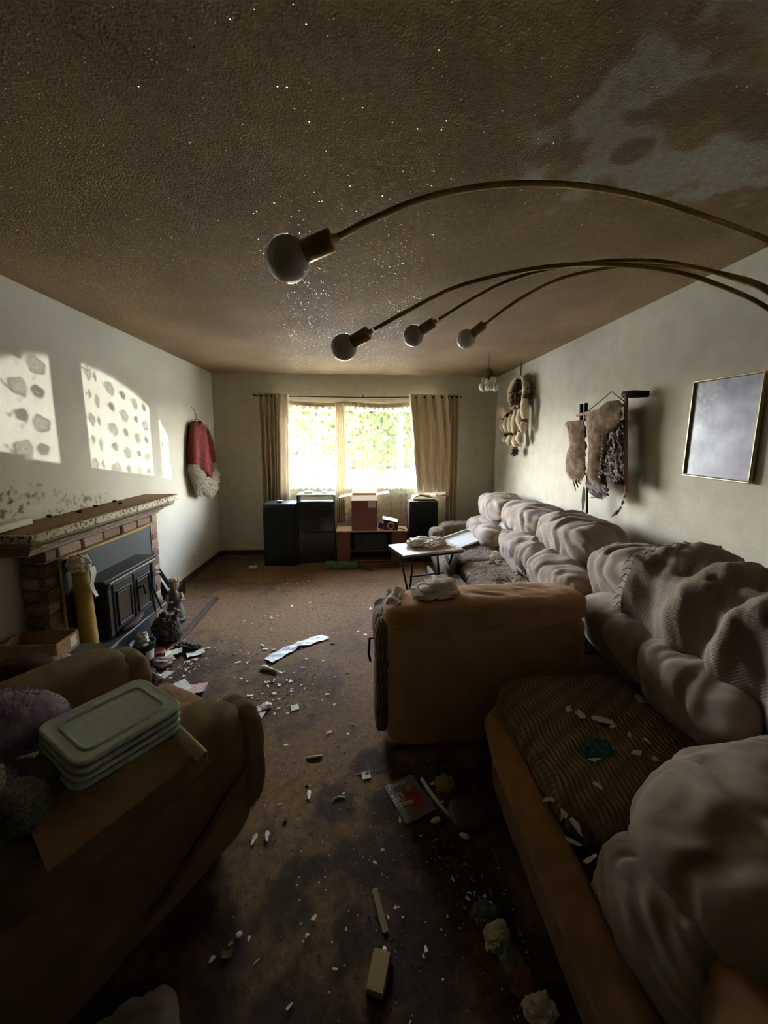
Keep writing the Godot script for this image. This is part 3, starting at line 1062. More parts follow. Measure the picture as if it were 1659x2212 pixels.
	part(cb, "flap", box(Vector3(w, 0.10, 0.004), 0.001), M.card_pale, Vector3(0, h + 0.03, -dd / 2 - 0.012), Vector3(-0.9, 0, 0))
	part(cb, "flap", box(Vector3(0.17, 0.004, dd - 0.02), 0.001), M.card_pale, Vector3(-w / 2 - 0.08, h - 0.016, 0), Vector3(0, 0, 0.20))
	part(cb, "flap", box(Vector3(0.16, 0.004, dd - 0.02), 0.001), M.card_pale, Vector3(w / 2 + 0.077, h + 0.014, 0), Vector3(0, 0, 0.16))
	part(cb, "shipping_label", box(Vector3(0.095, 0.115, 0.0012), 0.0003), M.paper, Vector3(0.095, h - 0.10, dd / 2 + 0.0035))
	var oval := begin()
	var ring := []
	for i in 33:
		var a := TAU * i / 32.0
		ring.append(Vector3(clampf(cos(a) * 0.19, -0.13, 0.13), sin(a) * 0.042, 0))
	tube(oval, ring, 0.0022, 6, false)
	part(cb, "printed_oval", done(oval), mat(rgb(84, 46, 40), 0.8), Vector3(0, h - 0.215, dd / 2 + 0.0028))
	# small box with a ring on its front, lid ajar
	var ap := thing("clock_radio", "small brown box with a pale ring on its front on the stand", "radio", Vector3(0.385, 0.430, -4.975), -0.06)
	part(ap, "case", box(Vector3(0.19, 0.105, 0.11), 0.004), M.wood_dark, Vector3(0, 0.0525, 0))
	var rg := begin()
	var rp := []
	for i in 25:
		rp.append(Vector3(cos(TAU * i / 24.0), sin(TAU * i / 24.0), 0) * 0.04)
	tube(rg, rp, 0.006, 8, false)
	part(ap, "ring", done(rg), M.paper, Vector3(0.0, 0.052, 0.056))
	part(ap, "lid", box(Vector3(0.2, 0.006, 0.14), 0.002), M.paper, Vector3(-0.01, 0.128, -0.01), Vector3(0.12, 0, -0.20))
	var wb := thing("small_box", "small black box with a white top leaning beside the ringed box", "box", Vector3(0.255, 0.430, -4.975), 0.5)
	part(wb, "body", box(Vector3(0.045, 0.07, 0.05), 0.002), M.black, Vector3(0, 0.042, 0), Vector3(0, 0, -0.35))
	part(wb, "top", box(Vector3(0.05, 0.010, 0.055), 0.002), M.paper, Vector3(0.016, 0.083, 0), Vector3(0, 0, -0.35))
	for k in 2:
		one("pen", bar([Vector3(-0.05, 0.005, 0), Vector3(0.05, 0.005, 0.01)], 0.0045, 8), [M.black, M.wood_pale][k], ["black pen lying on the wooden stand beside the ringed box", "brown pencil lying on the wooden stand beside the ringed box"][k], "pen", Vector3(0.535, 0.430, -4.94 - 0.03 * k), Vector3(0, -0.5 - 0.3 * k, 0))
	# right loudspeaker
	s = thing("loudspeaker", "black loudspeaker under the swept curtain between wooden stand and sofa", "speaker", Vector3(0.805, 0, -5.02))
	part(s, "cabinet", box(Vector3(0.375, 0.80, 0.22), 0.004), M.wood_dark, Vector3(0, 0.40, 0))
	part(s, "grille", cushion(Vector3(0.362, 0.775, 0.016), 9.0, 8), M.black_cloth, Vector3(0, 0.398, 0.112))
	# green duster on the floor
	var du := thing("feather_duster", "fluffy green duster with a thin black handle on the carpet", "duster", Vector3(-0.26, 0.0, -4.69), -0.12)
	var f := begin()
	for i in 7:
		var x := -0.165 + i * 0.055
		fuzz(f, Vector3(x, 0.045 + 0.006 * sin(i * 2.1), 0.004 * sin(i * 1.7)), Vector3(0.036, 0.026, 0.036), 420, 0.028, 0.0035, 300 + i)
	part(du, "fibres", done(f), grained(grain(95, 0.06, rgb(104, 146, 92), rgb(150, 188, 130), 3), 6.0, 0.9))
	part(du, "core", cushion(Vector3(0.40, 0.045, 0.06), 2.4, 10), mat(rgb(110, 150, 98), 0.9), Vector3(0, 0.045, 0))
	part(du, "handle", bar([Vector3(0.17, 0.04, 0), Vector3(0.3, 0.02, 0.04), Vector3(0.42, 0.008, 0.10)], 0.007, 8), M.black)
	# power cable
	var loop := []
	for i in 40:
		var a := i * 0.32
		loop.append(Vector3(0.12 * cos(a) + 0.006 * i - 0.1, 0.006 + 0.002 * (i % 3), 0.045 * sin(a)))
	one("power_cable", bar(loop, 0.004, 6), M.black, "thin black cable coiled on the carpet before the wooden stand", "cable", Vector3(0.33, 0, -4.72))
	one("plastic_piece", cushion(Vector3(0.10, 0.03, 0.05), 5.0, 8), M.paper, "white plastic piece on bare carpet before the tall loudspeaker", "litter", Vector3(-1.34, 0.016, -4.74), Vector3(0, 0.3, 0))

# ---------------------------------------------------------------- fireplace
func fireplace() -> void:
	var FX := -1.79
	var z0 := -2.24
	var z1 := -3.52
	var f := thing("fireplace", "brick fireplace with a white mantel shelf and a black iron insert", "fireplace", Vector3(XL, 0, -2.88))
	var mortar := grained(grain(101, 0.06, rgb(140, 124, 104), rgb(168, 150, 128), 4), 4.0, 0.95)
	var st := begin(true)
	at_box(st, Vector3(0.001, 0.012, z1 + 0.02 + 2.88), Vector3(FX - XL - 0.022, 0.93, z0 - 0.02 + 2.88), 0.001)
	part(f, "mortar_core", done(st), mortar)
	var tones := []
	for c in [[rgb(116, 88, 70), rgb(142, 112, 92)], [rgb(132, 104, 86), rgb(156, 128, 108)], [rgb(100, 76, 62), rgb(126, 98, 80)], [rgb(146, 122, 102), rgb(170, 146, 126)]]:
		tones.append(grained(grain(102 + tones.size(), 0.05, c[0], c[1], 4, 128), 4.0, 0.95, M.fine, 0.3))
	var br := begin(true)
	bbox(br, Vector3(0.06, 0.066, 0.195), 0.010)
	var full := done(br)
	br = begin(true)
	bbox(br, Vector3(0.06, 0.066, 0.092), 0.010)
	var half := done(br)
	var face := FX - XL - 0.03
	for row in 12:
		var y := 0.048 + row * 0.077
		var z := z0 - (0.0 if row % 2 == 0 else -0.0)
		var first := row % 2 == 1
		while z > z1 + 0.06:
			var l := 0.102 if first else 0.205
			first = false
			if z - l < z1 - 0.02:
				l = 0.102
			var zc := z - l / 2
			# bricks hidden behind the insert's panel are not laid
			if not (zc < -2.42 and zc > -3.20 and y < 0.80):
				part(f, "brick", half if l < 0.15 else full, tones[rng.randi() % 4], Vector3(face + rng.randf_range(-0.004, 0.004), y, zc + 2.88), Vector3(rng.randf_range(-0.012, 0.012), rng.randf_range(-0.02, 0.02), 0))
			z -= l
		# near end of the chimney breast
		part(f, "brick", half, tones[rng.randi() % 4], Vector3(0.055, y, z0 + 2.88 - 0.024), Vector3(0, PI / 2, 0))
	# mantel: board, crown moulding with a beaded strip
	var m := part(f, "mantel_board", box(Vector3(0.295, 0.045, 1.58), 0.004), painted_wood(), Vector3(0.1485, 1.060, 0.095))
	m.set_meta("label", "chipped white mantel board with bare brown top")
	var mtop := begin()
	grid(mtop, 12, 60, func(u, v): return Vector3(lerpf(0.004, 0.284, u), 1.0845 + 0.004 * nz.get_noise_2d(u * 9.0, v * 40.0), lerpf(0.875, -0.685, v)), true)
	part(f, "mantel_top", done(mtop), grained(grain(108, 0.04, rgb(112, 82, 50), rgb(164, 130, 86), 5), 3.0, 0.9, M.fine, 0.3))
	var crown := begin(true)
	for q in [[0.272, 1.014, 1.036, 0.02], [0.240, 0.986, 1.014, 0.055], [0.205, 0.962, 0.986, 0.085], [0.175, 0.936, 0.962, 0.11]]:
		at_box(crown, Vector3(0.002, q[1], -0.695 + q[3]), Vector3(q[0], q[2], 0.885 - q[3]), 0.007)
	part(f, "crown_moulding", done(crown), grained(grain(109, 0.05, rgb(112, 88, 64), rgb(150, 124, 94), 4), 3.0, 0.6))
	var bead := turned([Vector2(0.0005, -0.007), Vector2(0.006, -0.004), Vector2(0.0075, 0), Vector2(0.006, 0.004), Vector2(0.0005, 0.007)], 8)
	var beads := MultiMesh.new()
	beads.transform_format = MultiMesh.TRANSFORM_3D
	beads.mesh = bead
	beads.instance_count = 96
	for i in 96:
		beads.set_instance_transform(i, Transform3D(Basis(Vector3.RIGHT, PI / 2), Vector3(0.271, 1.004, 0.82 - i * 0.0155)))
	var bi := MultiMeshInstance3D.new()
	bi.name = "beaded_strip"
	bi.multimesh = beads
	bi.material_override = M.paper
	bi.set_meta("kind", "stuff")
	f.add_child(bi)
	# insert: dark panel with a brass edge, the iron stove standing out of it
	var pz0 := -2.33 + 2.88
	var pz1 := -3.31 + 2.88
	var px := FX - XL + 0.012
	st = begin(true)
	at_box(st, Vector3(px - 0.01, 0.03, pz1), Vector3(px + 0.004, 0.85, pz0), 0.001)
	var panel := part(f, "insert_panel", done(st), mat(rgb(62, 62, 54), 0.65))
	st = begin(true)
	at_box(st, Vector3(px - 0.004, 0.85, pz1 - 0.012), Vector3(px + 0.016, 0.866, pz0 + 0.012), 0.002)
	at_box(st, Vector3(px - 0.004, 0.03, pz1 - 0.012), Vector3(px + 0.010, 0.85, pz1), 0.002)
	at_box(st, Vector3(px - 0.004, 0.03, pz0), Vector3(px + 0.010, 0.85, pz0 + 0.012), 0.002)
	part(panel, "brass_edge", done(st), M.gold_trim)
	var s := thing("wood_stove", "black cast iron stove with panelled doors standing in the brick fireplace", "stove", Vector3(-1.70, 0, -2.76))
	part(s, "body", box(Vector3(0.125, 0.40, 0.55), 0.012), M.iron, Vector3(-0.008, 0.45, 0))
	part(s, "top_plate", box(Vector3(0.165, 0.022, 0.63), 0.006), M.iron, Vector3(0.006, 0.662, 0))
	part(s, "plinth", box(Vector3(0.10, 0.238, 0.50), 0.008), M.black, Vector3(-0.015, 0.131, 0))
	part(s, "ash_shelf", box(Vector3(0.21, 0.022, 0.66), 0.005), M.iron, Vector3(0.028, 0.262, 0.0))
	for k in [-1, 1]:
		part(s, "pilaster", box(Vector3(0.03, 0.36, 0.045), 0.008), M.iron, Vector3(0.066, 0.462, k * 0.262))
		var door := part(s, "door", box(Vector3(0.024, 0.33, 0.222), 0.006), M.iron, Vector3(0.066, 0.455, k * 0.116))
		var fr := begin(true)
		for q in [[Vector3(0.012, -0.13, -0.085), Vector3(0.022, -0.115, 0.085)], [Vector3(0.012, 0.10, -0.085), Vector3(0.022, 0.115, 0.085)], [Vector3(0.012, -0.13, -0.085), Vector3(0.022, 0.115, -0.07)], [Vector3(0.012, -0.13, 0.07), Vector3(0.022, 0.115, 0.085)]]:
			at_box(fr, q[0], q[1], 0.003)
		part(door, "raised_frame", done(fr), M.iron)
		part(door, "pane", box(Vector3(0.004, 0.20, 0.13), 0.001), mat(rgb(66, 56, 44), 0.3), Vector3(0.0135, -0.008, 0))
	part(s, "trim_strip", box(Vector3(0.014, 0.02, 0.56), 0.004), mat(rgb(120, 112, 94), 0.4, 0.6), Vector3(0.088, 0.640, 0))
	part(s, "door_handle", bar([Vector3(0.08, 0.5, -0.02), Vector3(0.13, 0.52, -0.03), Vector3(0.14, 0.46, -0.03)], 0.008, 8), M.black)
	# fire irons leaning on the stove
	var fi := thing("fire_tongs", "bent black iron fire tongs leaning on the stove front", "fire tool", Vector3(-1.56, 0.275, -3.0))
	part(fi, "arm", bar([Vector3(0.0, 0.0, 0.10), Vector3(-0.01, 0.20, 0.12), Vector3(-0.01, 0.27, 0.08), Vector3(-0.01, 0.26, -0.02), Vector3(0.01, 0.12, -0.10)], 0.007, 8), M.black)
	part(fi, "arm", bar([Vector3(0.02, 0.0, 0.05), Vector3(0.01, 0.22, 0.14), Vector3(0.0, 0.31, 0.10), Vector3(0.0, 0.30, 0.0), Vector3(0.02, 0.15, -0.09)], 0.007, 8), M.black)
	# hearth and its edge
	st = begin(true)
	at_box(st, Vector3(XL, 0.0, -3.78), Vector3(-1.44, 0.012, -2.0), 0.002)
	structure("floor_hearth", done(st), grained(grain(110, 0.03, rgb(84, 60, 40), rgb(122, 92, 64), 5), 2.0, 1.0, M.fine, 0.3))
	st = begin(true)
	bbox(st, Vector3(0.05, 0.03, 1.8), 0.006, Transform3D(Basis(Vector3.UP, 0.02), Vector3(-1.425, 0.015, -2.88)))
	structure("trim_hearth", done(st), M.wood_dark)
	# things on the mantel
	one("wood_block", box(Vector3(0.07, 0.035, 0.24), 0.004), M.white, "small white painted block lying on the end of the mantel", "block", Vector3(-1.86, 1.107, -2.13), Vector3(0, 0.1, 0))
	for k in 5:
		one("mantel_clod", crumple(Vector3(0.028, 0.022, 0.032), 320 + k, 6), M.wood_dark, "small dark brown clod of dirt on the mantel shelf", "dirt", Vector3([-1.87, -1.9, -1.83, -1.88, -1.78][k], 1.097, [-2.82, -2.45, -2.6, -3.05, -2.95][k]), Vector3(0, k, 0), "clods on the mantel")
	# chest in front of the chimney breast, with what lies on it
	var ch := thing("low_chest", "low dark wooden chest beside the fireplace holding a cardboard tray", "chest", Vector3(-1.67, 0, -1.93))
	part(ch, "body", box(Vector3(0.48, 0.36, 0.53), 0.006), M.black, Vector3(0, 0.18, 0))
	part(ch, "lid", box(Vector3(0.52, 0.035, 0.57), 0.008), grained(grain(111, 0.03, rgb(58, 50, 40), rgb(90, 80, 64), 4), 2.0, 0.6), Vector3(0, 0.3775, 0))
	var tr := thing("cardboard_tray", "shallow open cardboard tray on the low dark chest", "box", Vector3(-1.755, 0.395, -2.10), 0.05)
	for q in [[Vector3(0.29, 0.095, 0.006), Vector3(0, 0.0475, 0.085)], [Vector3(0.29, 0.095, 0.006), Vector3(0, 0.0475, -0.085)], [Vector3(0.006, 0.095, 0.163), Vector3(-0.142, 0.0475, 0)], [Vector3(0.006, 0.095, 0.163), Vector3(0.142, 0.0475, 0)]]:
		part(tr, "side_panel", box(q[0], 0.001), M.card, q[1])
	part(tr, "bottom_panel", box(Vector3(0.28, 0.005, 0.16), 0.001), M.card, Vector3(0, 0.003, 0))
	part(tr, "flap", box(Vector3(0.09, 0.004, 0.15), 0.001), M.card, Vector3(-0.165, 0.075, 0.03), Vector3(0, 0.3, 0.5))
	part(tr, "printed_patch", box(Vector3(0.001, 0.06, 0.05), 0.0003), M.paper, Vector3(0.1458, 0.05, -0.04))
	for k in 4:
		one("magazine", box(Vector3(0.21, 0.006, 0.27), 0.001), [M.paper, mat(rgb(74, 72, 70), 0.4), M.paper, mat(rgb(150, 140, 128), 0.4)][k], ["white magazine at the bottom of the pile on the chest", "dark magazine second in the pile on the chest", "pale magazine third in the pile on the chest", "grey magazine topmost in the pile on the chest"][k], "magazine", Vector3(-1.79 + 0.012 * k, 0.3985 + 0.0065 * k, -1.83 + 0.01 * k), Vector3(0, 0.35 + 0.12 * k, 0), "magazines piled on the chest")
	one("crumpled_cloth", crumple(Vector3(0.17, 0.09, 0.12), 330, 10), M.paper, "crumpled whitish cloth at the edge of the dark chest", "cloth", Vector3(-1.555, 0.424, -1.93), Vector3(0, 0.6, 0))
	one("crumpled_paper", crumple(Vector3(0.07, 0.04, 0.06), 331, 7), M.white, "small crumpled white paper beside the cloth on the chest", "paper", Vector3(-1.47, 0.408, -2.0))
	one("maroon_pillow", cushion(Vector3(0.30, 0.16, 0.2), 2.6, 14, 0.01, 41, Vector3(7, 7, 7)), grained(grain(112, 0.04, rgb(58, 20, 18), rgb(84, 32, 26), 3), 3.0, 0.95), "dark maroon pillow on the chest behind the brown chair arm", "pillow", Vector3(-1.60, 0.475, -1.745), Vector3(0, 0.4, 0.1))
	# roll with a white rag over it, beside the stove
	var ro := thing("paper_roll", "tall yellowed paper roll topped with a white rag beside the stove", "roll", Vector3(-1.685, 0.012, -2.385))
	part(ro, "tube", turned([Vector2(0.0, 0), Vector2(0.045, 0), Vector2(0.047, 0.4), Vector2(0.043, 0.79), Vector2(0.034, 0.79), Vector2(0.03, 0.6), Vector2(0, 0.6)], 18), grained(grain(113, 0.05, rgb(160, 124, 58), rgb(196, 160, 86), 4), 3.0, 0.8), Vector3.ZERO, Vector3(0, 0, 0.03))
	part(ro, "rag", crumple(Vector3(0.14, 0.13, 0.12), 333, 10), M.white, Vector3(-0.02, 0.80, 0.012))
	part(ro, "rag_tail", sheet(4, 12, func(u, v): return Vector3(0.045 + 0.012 * sin(v * 7.0), 0.78 - v * 0.19, lerpf(-0.03, 0.02, u) * (1.0 - 0.5 * v) + 0.01 * sin(v * 5.0)), 0.003), M.white)
	# on the hearth: statue, root lump, pail
	cherub()
	var lump := thing("driftwood_lump", "gnarled grey-brown lump of wood standing on the hearth", "driftwood", Vector3(-1.50, 0.012, -2.93))
	part(lump, "trunk", crumple(Vector3(0.2, 0.30, 0.2), 335, 14), grained(grain(114, 0.05, rgb(62, 52, 42), rgb(120, 104, 86), 5), 4.0, 0.95, M.fine, 0.4), Vector3(0, 0.10, 0))
	for k in 6:
		var a := k * 1.1
		part(lump, "root", bar([Vector3(0.05 * cos(a), 0.02 + 0.03 * k, 0.05 * sin(a)), Vector3(0.085 * cos(a + 0.3), 0.08 + 0.03 * k, 0.085 * sin(a + 0.3)), Vector3(0.07 * cos(a + 0.9), 0.15 + 0.024 * k, 0.07 * sin(a + 0.9))], [0.02, 0.016, 0.006], 7), grained(grain(115, 0.05, rgb(84, 72, 58), rgb(140, 124, 104), 4), 4.0, 0.95))
	var pail := thing("black_pail", "black pail with a white label on the hearth before the stove", "pail", Vector3(-1.515, 0.012, -2.62))
	part(pail, "bucket", turned([Vector2(0, 0), Vector2(0.062, 0), Vector2(0.078, 0.16), Vector2(0.082, 0.165), Vector2(0.074, 0.165), Vector2(0.06, 0.01), Vector2(0, 0.01)], 24), M.black)
	part(pail, "label", sheet(8, 3, func(u, v): return Vector3(0.0715 * cos((u - 0.5) * 0.9 - 0.4) * (0.96 + 0.10 * v), 0.05 + 0.07 * v, -0.0715 * sin((u - 0.5) * 0.9 - 0.4) * (0.96 + 0.10 * v))), M.paper)
	part(pail, "handle", bar([Vector3(-0.08, 0.155, 0), Vector3(-0.07, 0.19, 0.05), Vector3(0, 0.20, 0.08), Vector3(0.07, 0.19, 0.05), Vector3(0.08, 0.155, 0)], 0.003, 6), M.wire)
	one("rag_doll", crumple(Vector3(0.09, 0.13, 0.08), 337, 9), M.paper, "small whitish rag stuffed into the black pail", "rag", Vector3(-1.515, 0.19, -2.62))
	one("red_disc", turned([Vector2(0, 0), Vector2(0.05, 0), Vector2(0.052, 0.014), Vector2(0.046, 0.018), Vector2(0, 0.018)], 20), mat(rgb(170, 78, 62), 0.5), "dull red plastic disc lying on the hearth", "litter", Vector3(-1.50, 0.012, -2.77))
	one("firewood_stick", bar([Vector3(0, 0.03, 0), Vector3(0.02, 0.035, -0.12), Vector3(-0.01, 0.03, -0.26)], [0.02, 0.022, 0.016], 8), M.wood_dark, "short dark stick of firewood on the stove's ash shelf", "firewood", Vector3(-1.60, 0.265, -2.55))

func painted_wood() -> StandardMaterial3D:
	var d := field(noise(104, 0.05, 4), 256, 256, true)
	var e := field(noise(105, 0.02, 4), 256, 256, true)
	var t := paint(256, 256, func(x, y):
		var k := clampf((d[y * 256 + x] / 255.0 - 0.60) * 9.0, 0, 1)
		return rgb(196, 182, 152).lerp(rgb(214, 202, 176), e[y * 256 + x] / 255.0).lerp(rgb(92, 66, 40), k))
	return grained(t, 2.2, 0.6)

func cherub() -> void:
	var c := thing("cherub_statue", "small stone-coloured cherub statue with a wing on the hearth", "statue", Vector3(-1.60, 0.012, -3.28), 0.5)
	var stone := grained(grain(116, 0.06, rgb(150, 128, 100), rgb(190, 168, 138), 4), 5.0, 0.9, M.fine, 0.15)
	part(c, "base", turned([Vector2(0, 0), Vector2(0.075, 0), Vector2(0.078, 0.02), Vector2(0.066, 0.04), Vector2(0, 0.04)], 20), M.iron)
	part(c, "robe", turned([Vector2(0, 0.035), Vector2(0.066, 0.04), Vector2(0.07, 0.09), Vector2(0.055, 0.16), Vector2(0.05, 0.21), Vector2(0.042, 0.25), Vector2(0.022, 0.275), Vector2(0.02, 0.29), Vector2(0, 0.29)], 20), grained(grain(117, 0.06, rgb(88, 84, 66), rgb(128, 120, 96), 4), 5.0, 0.9))
	var head := part(c, "head", cushion(Vector3(0.082, 0.098, 0.088), 2.1, 12), stone, Vector3(0, 0.335, 0.004))
	var hair := begin()
	for i in 16:
		var a := TAU * i / 16.0
		lathe(hair, [Vector2(0.0005, -0.016), Vector2(0.012, -0.01), Vector2(0.017, 0), Vector2(0.012, 0.01), Vector2(0.0005, 0.016)], 8, Transform3D(Basis(), Vector3(cos(a) * 0.036, 0.022 + 0.012 * (i % 2), sin(a) * 0.036 - 0.008)))
	lathe(hair, [Vector2(0.04, 0.02), Vector2(0.036, 0.045), Vector2(0.015, 0.056), Vector2(0.0005, 0.058)], 12, Transform3D(Basis(), Vector3(0, 0, -0.004)))
	part(head, "hair", done(hair), stone)
	part(head, "nose", cushion(Vector3(0.014, 0.02, 0.02), 2.0, 6), stone, Vector3(0, -0.008, 0.044))
	for k in [-1, 1]:
		part(head, "eye", cushion(Vector3(0.012, 0.008, 0.008), 2.0, 6), M.iron, Vector3(k * 0.017, 0.004, 0.038))
		part(c, "arm", bar([Vector3(k * 0.045, 0.25, 0), Vector3(k * 0.06, 0.2, 0.03), Vector3(k * 0.02, 0.2, 0.062)], [0.02, 0.017, 0.012], 8), stone)
		part(c, "wing", prism(PackedVector2Array([Vector2(0, 0), Vector2(k * 0.04, 0.06), Vector2(k * 0.075, 0.15), Vector2(k * 0.085, 0.09), Vector2(k * 0.08, 0.02), Vector2(k * 0.05, -0.05), Vector2(k * 0.02, -0.06)]), 0.012), M.iron, Vector3(k * 0.012, 0.22, -0.05))

# ---------------------------------------------------------------- on the walls and from the ceiling
func rows_at(rows: Array, v: float) -> Vector3:
	# rows: [y, a, b] from the top down; gives (y, a, b) at v = 0..1
	var top: float = rows[0][0]
	var bottom: float = rows[-1][0]
	var y := lerpf(top, bottom, v)
	for i in rows.size() - 1:
		if y <= rows[i][0] + 1e-5 and y >= rows[i + 1][0] - 1e-5:
			var k: float = (rows[i][0] - y) / maxf(rows[i][0] - rows[i + 1][0], 1e-5)
			return Vector3(y, lerpf(rows[i][1], rows[i + 1][1], k), lerpf(rows[i][2], rows[i + 1][2], k))
	return Vector3(y, rows[-1][1], rows[-1][2])

func pelt(rows: Array, x: float, bulge: float, seed: int, nx := 26, ny := 40) -> ArrayMesh:
	# a pelt hanging flat against the right wall: rows give its outline in y and z
	var nn := noise(seed, 9.0, 4)
	var f := func(u: float, v: float) -> Vector3:
		var r := rows_at(rows, v)
		var wob := 0.012 * nn.get_noise_2d(v * 4.0, 3.0 + u * 0.6)
		var z := lerpf(r.y, r.z, u) + wob
		return Vector3(x - bulge * sin(u * PI) * (0.6 + 0.4 * sin(v * PI)) + 0.02 * nn.get_noise_2d(u * 0.8, v * 1.2), r.x, z)
	return sheet(nx, ny, f, 0.012)

func pelt_hair(rows: Array, x: float, bulge: float, seed: int, count: int, length: float) -> ArrayMesh:
	var g := RandomNumberGenerator.new()
	g.seed = seed
	var st := begin()
	for i in count:
		var v := g.randf()
		var u := g.randf()
		var r := rows_at(rows, v)
		var p := Vector3(x - 0.008 - bulge * sin(u * PI) * (0.6 + 0.4 * sin(v * PI)), r.x, lerpf(r.y, r.z, u))
		var tip := p + Vector3(-0.4 * g.randf(), -1.0, g.randf_range(-0.5, 0.5) + (u - 0.5) * 1.2).normalized() * length * g.randf_range(0.6, 1.3)
		var s := Vector3(g.randf_range(-0.3, 0.3), 0.1, 1).normalized() * 0.0022
		tri(st, p - s, p + s, tip)
	return done(st)

func wall_hangings() -> void:
	# --- red costume on the left wall
	var plaid := paint(128, 128, func(x, y):
		var k := 0.5 + 0.5 * sin(x * 0.09 + 2.0 * sin(y * 0.05)) * sin(y * 0.11 + 1.3 * sin(x * 0.06))
		var n := fposmod(sin(x * 12.9898 + y * 78.233) * 43758.5, 1.0)
		return rgb(128, 26, 22).lerp(rgb(62, 30, 20), clampf(k * 1.3 - 0.35, 0, 1)).lerp(rgb(96, 70, 40), 0.25 * n))
	var red := StandardMaterial3D.new()
	red.albedo_texture = plaid
	red.roughness = 0.9
	red.uv1_scale = Vector3(3, 3, 3)
	var fur_white := grained(grain(121, 0.05, rgb(196, 186, 164), rgb(228, 220, 202), 4), 5.0, 0.95)
	var g := thing("santa_costume", "red patterned costume with white fur trim on a hanger", "costume", Vector3(XL, 0, -4.7))
	var rows := [[1.785, 0.13, -0.05], [1.745, 0.17, -0.22], [1.62, 0.20, -0.28], [1.45, 0.22, -0.31], [1.30, 0.225, -0.33], [1.22, 0.20, -0.32], [1.12, 0.0, -0.16]]
	var front := func(u: float, v: float, off: float) -> Vector3:
		var r := rows_at(rows, v)
		var fold := 0.018 * sin(u * 15.0 + 2.0 * v) * v + 0.01 * sin(u * 31.0 + v * 4.0) * v
		var neck := clampf(1.0 - absf(u - 0.42) / 0.14, 0, 1) * clampf(1.0 - v / 0.30, 0, 1)
		return Vector3(0.03 + (0.075 + 0.03 * v) * sin(u * PI) * off + fold * off - 0.03 * neck * off, r.x - 0.10 * neck * (1.0 - v), lerpf(r.y, r.z, u))
	part(g, "body", sheet(40, 40, func(u, v): return front.call(1.0 - u, v, 1.0), 0.004), red)
	part(g, "back", sheet(24, 24, func(u, v): return front.call(u, v, 0.15), 0.004), red)
	for k in [[0.16, 0.225, 1.735, 1.30], [-0.22, -0.34, 1.72, 1.30]]:
		var a: float = k[0]
		var b: float = k[1]
		part(g, "sleeve", bar([Vector3(0.05, k[2], a * 0.9), Vector3(0.06, lerpf(k[2], k[3], 0.4), lerpf(a, b, 0.5)), Vector3(0.06, k[3], b)], [0.035, 0.05, 0.055], 12), red)
		var cf := begin()
		fuzz(cf, Vector3(0.06, k[3] - 0.03, b), Vector3(0.05, 0.05, 0.05), 500, 0.03, 0.005, 350 + int(a * 100), 0.5)
		part(g, "cuff", done(cf), fur_white)
	part(g, "sleeve_tail", sheet(6, 10, func(u, v): return Vector3(0.07 + 0.01 * sin(v * 5.0), 1.24 - v * 0.2, -0.33 - 0.05 * u), 0.004), red)
	var tr := begin()
	var hem := [Vector3(0.07, 1.27, 0.215), Vector3(0.09, 1.21, 0.19), Vector3(0.11, 1.17, 0.15), Vector3(0.12, 1.12, 0.10), Vector3(0.13, 1.10, 0.06), Vector3(0.13, 1.07, -0.02), Vector3(0.13, 1.10, -0.10), Vector3(0.12, 1.08, -0.16), Vector3(0.11, 1.13, -0.23), Vector3(0.09, 1.2, -0.31)]
	for i in hem.size():
		fuzz(tr, hem[i] - Vector3(0, 0.03, 0), Vector3(0.035, 0.055 + 0.02 * (i % 3), 0.045), 650, 0.045, 0.006, 360 + i, 0.8)
	part(g, "fur_trim", done(tr), fur_white)
	var tails := begin()
	for i in 5:
		fuzz(tails, Vector3(0.09, 1.06 - 0.02 * (i % 3), 0.17 - 0.09 * i), Vector3(0.025, 0.065, 0.035), 420, 0.04, 0.005, 380 + i, 1.0)
	part(g, "fur_tails", done(tails), fur_white)
	var col := begin()
	for i in 4:
		fuzz(col, Vector3(0.05, 1.77 - 0.02 * i, -0.11 - 0.035 * i), Vector3(0.03, 0.03, 0.03), 260, 0.022, 0.004, 390 + i, 0.3)
	part(g, "fur_collar", done(col), fur_white)
	part(g, "hanger", bar([Vector3(0.06, 1.75, 0.14), Vector3(0.06, 1.82, 0.055), Vector3(0.06, 1.75, -0.17)], 0.004, 6), M.wire)
	part(g, "hanger_hook", bar([Vector3(0.06, 1.82, 0.055), Vector3(0.055, 1.88, 0.06), Vector3(0.03, 1.93, 0.06), Vector3(0.01, 1.945, 0.055), Vector3(0.004, 1.92, 0.05)], 0.0028, 6), M.wire)

	# --- feathered charm on the right wall, near the corner
	var dc := thing("feather_charm", "large hanging charm of white plumes round a red-brown woven ring", "wall hanging", Vector3(1.80, 2.43, -4.42))
	var plume_mat := grained(grain(122, 0.05, rgb(190, 172, 136), rgb(222, 208, 176), 4), 5.0, 0.9)
	var tip_mat := mat(rgb(92, 66, 44), 0.9)
	var o := Vector3(1.80, 2.43, -4.42)
	part(dc, "cord", bar([Vector3(0, 0, 0), Vector3(-0.005, -0.1, 0.0), Vector3(0.0, -0.19, -0.01)], 0.006, 6), M.wire)
	part(dc, "hook", bar([Vector3(0, 0.01, 0), Vector3(-0.012, -0.012, 0.004), Vector3(0, -0.025, 0)], 0.004, 6), M.chrome)
	part(dc, "crown_ring", turned([Vector2(0.05, -0.012), Vector2(0.062, -0.012), Vector2(0.062, 0.012), Vector2(0.05, 0.012), Vector2(0.05, -0.012)], 20), M.wire, Vector3(0, -0.19, -0.01))
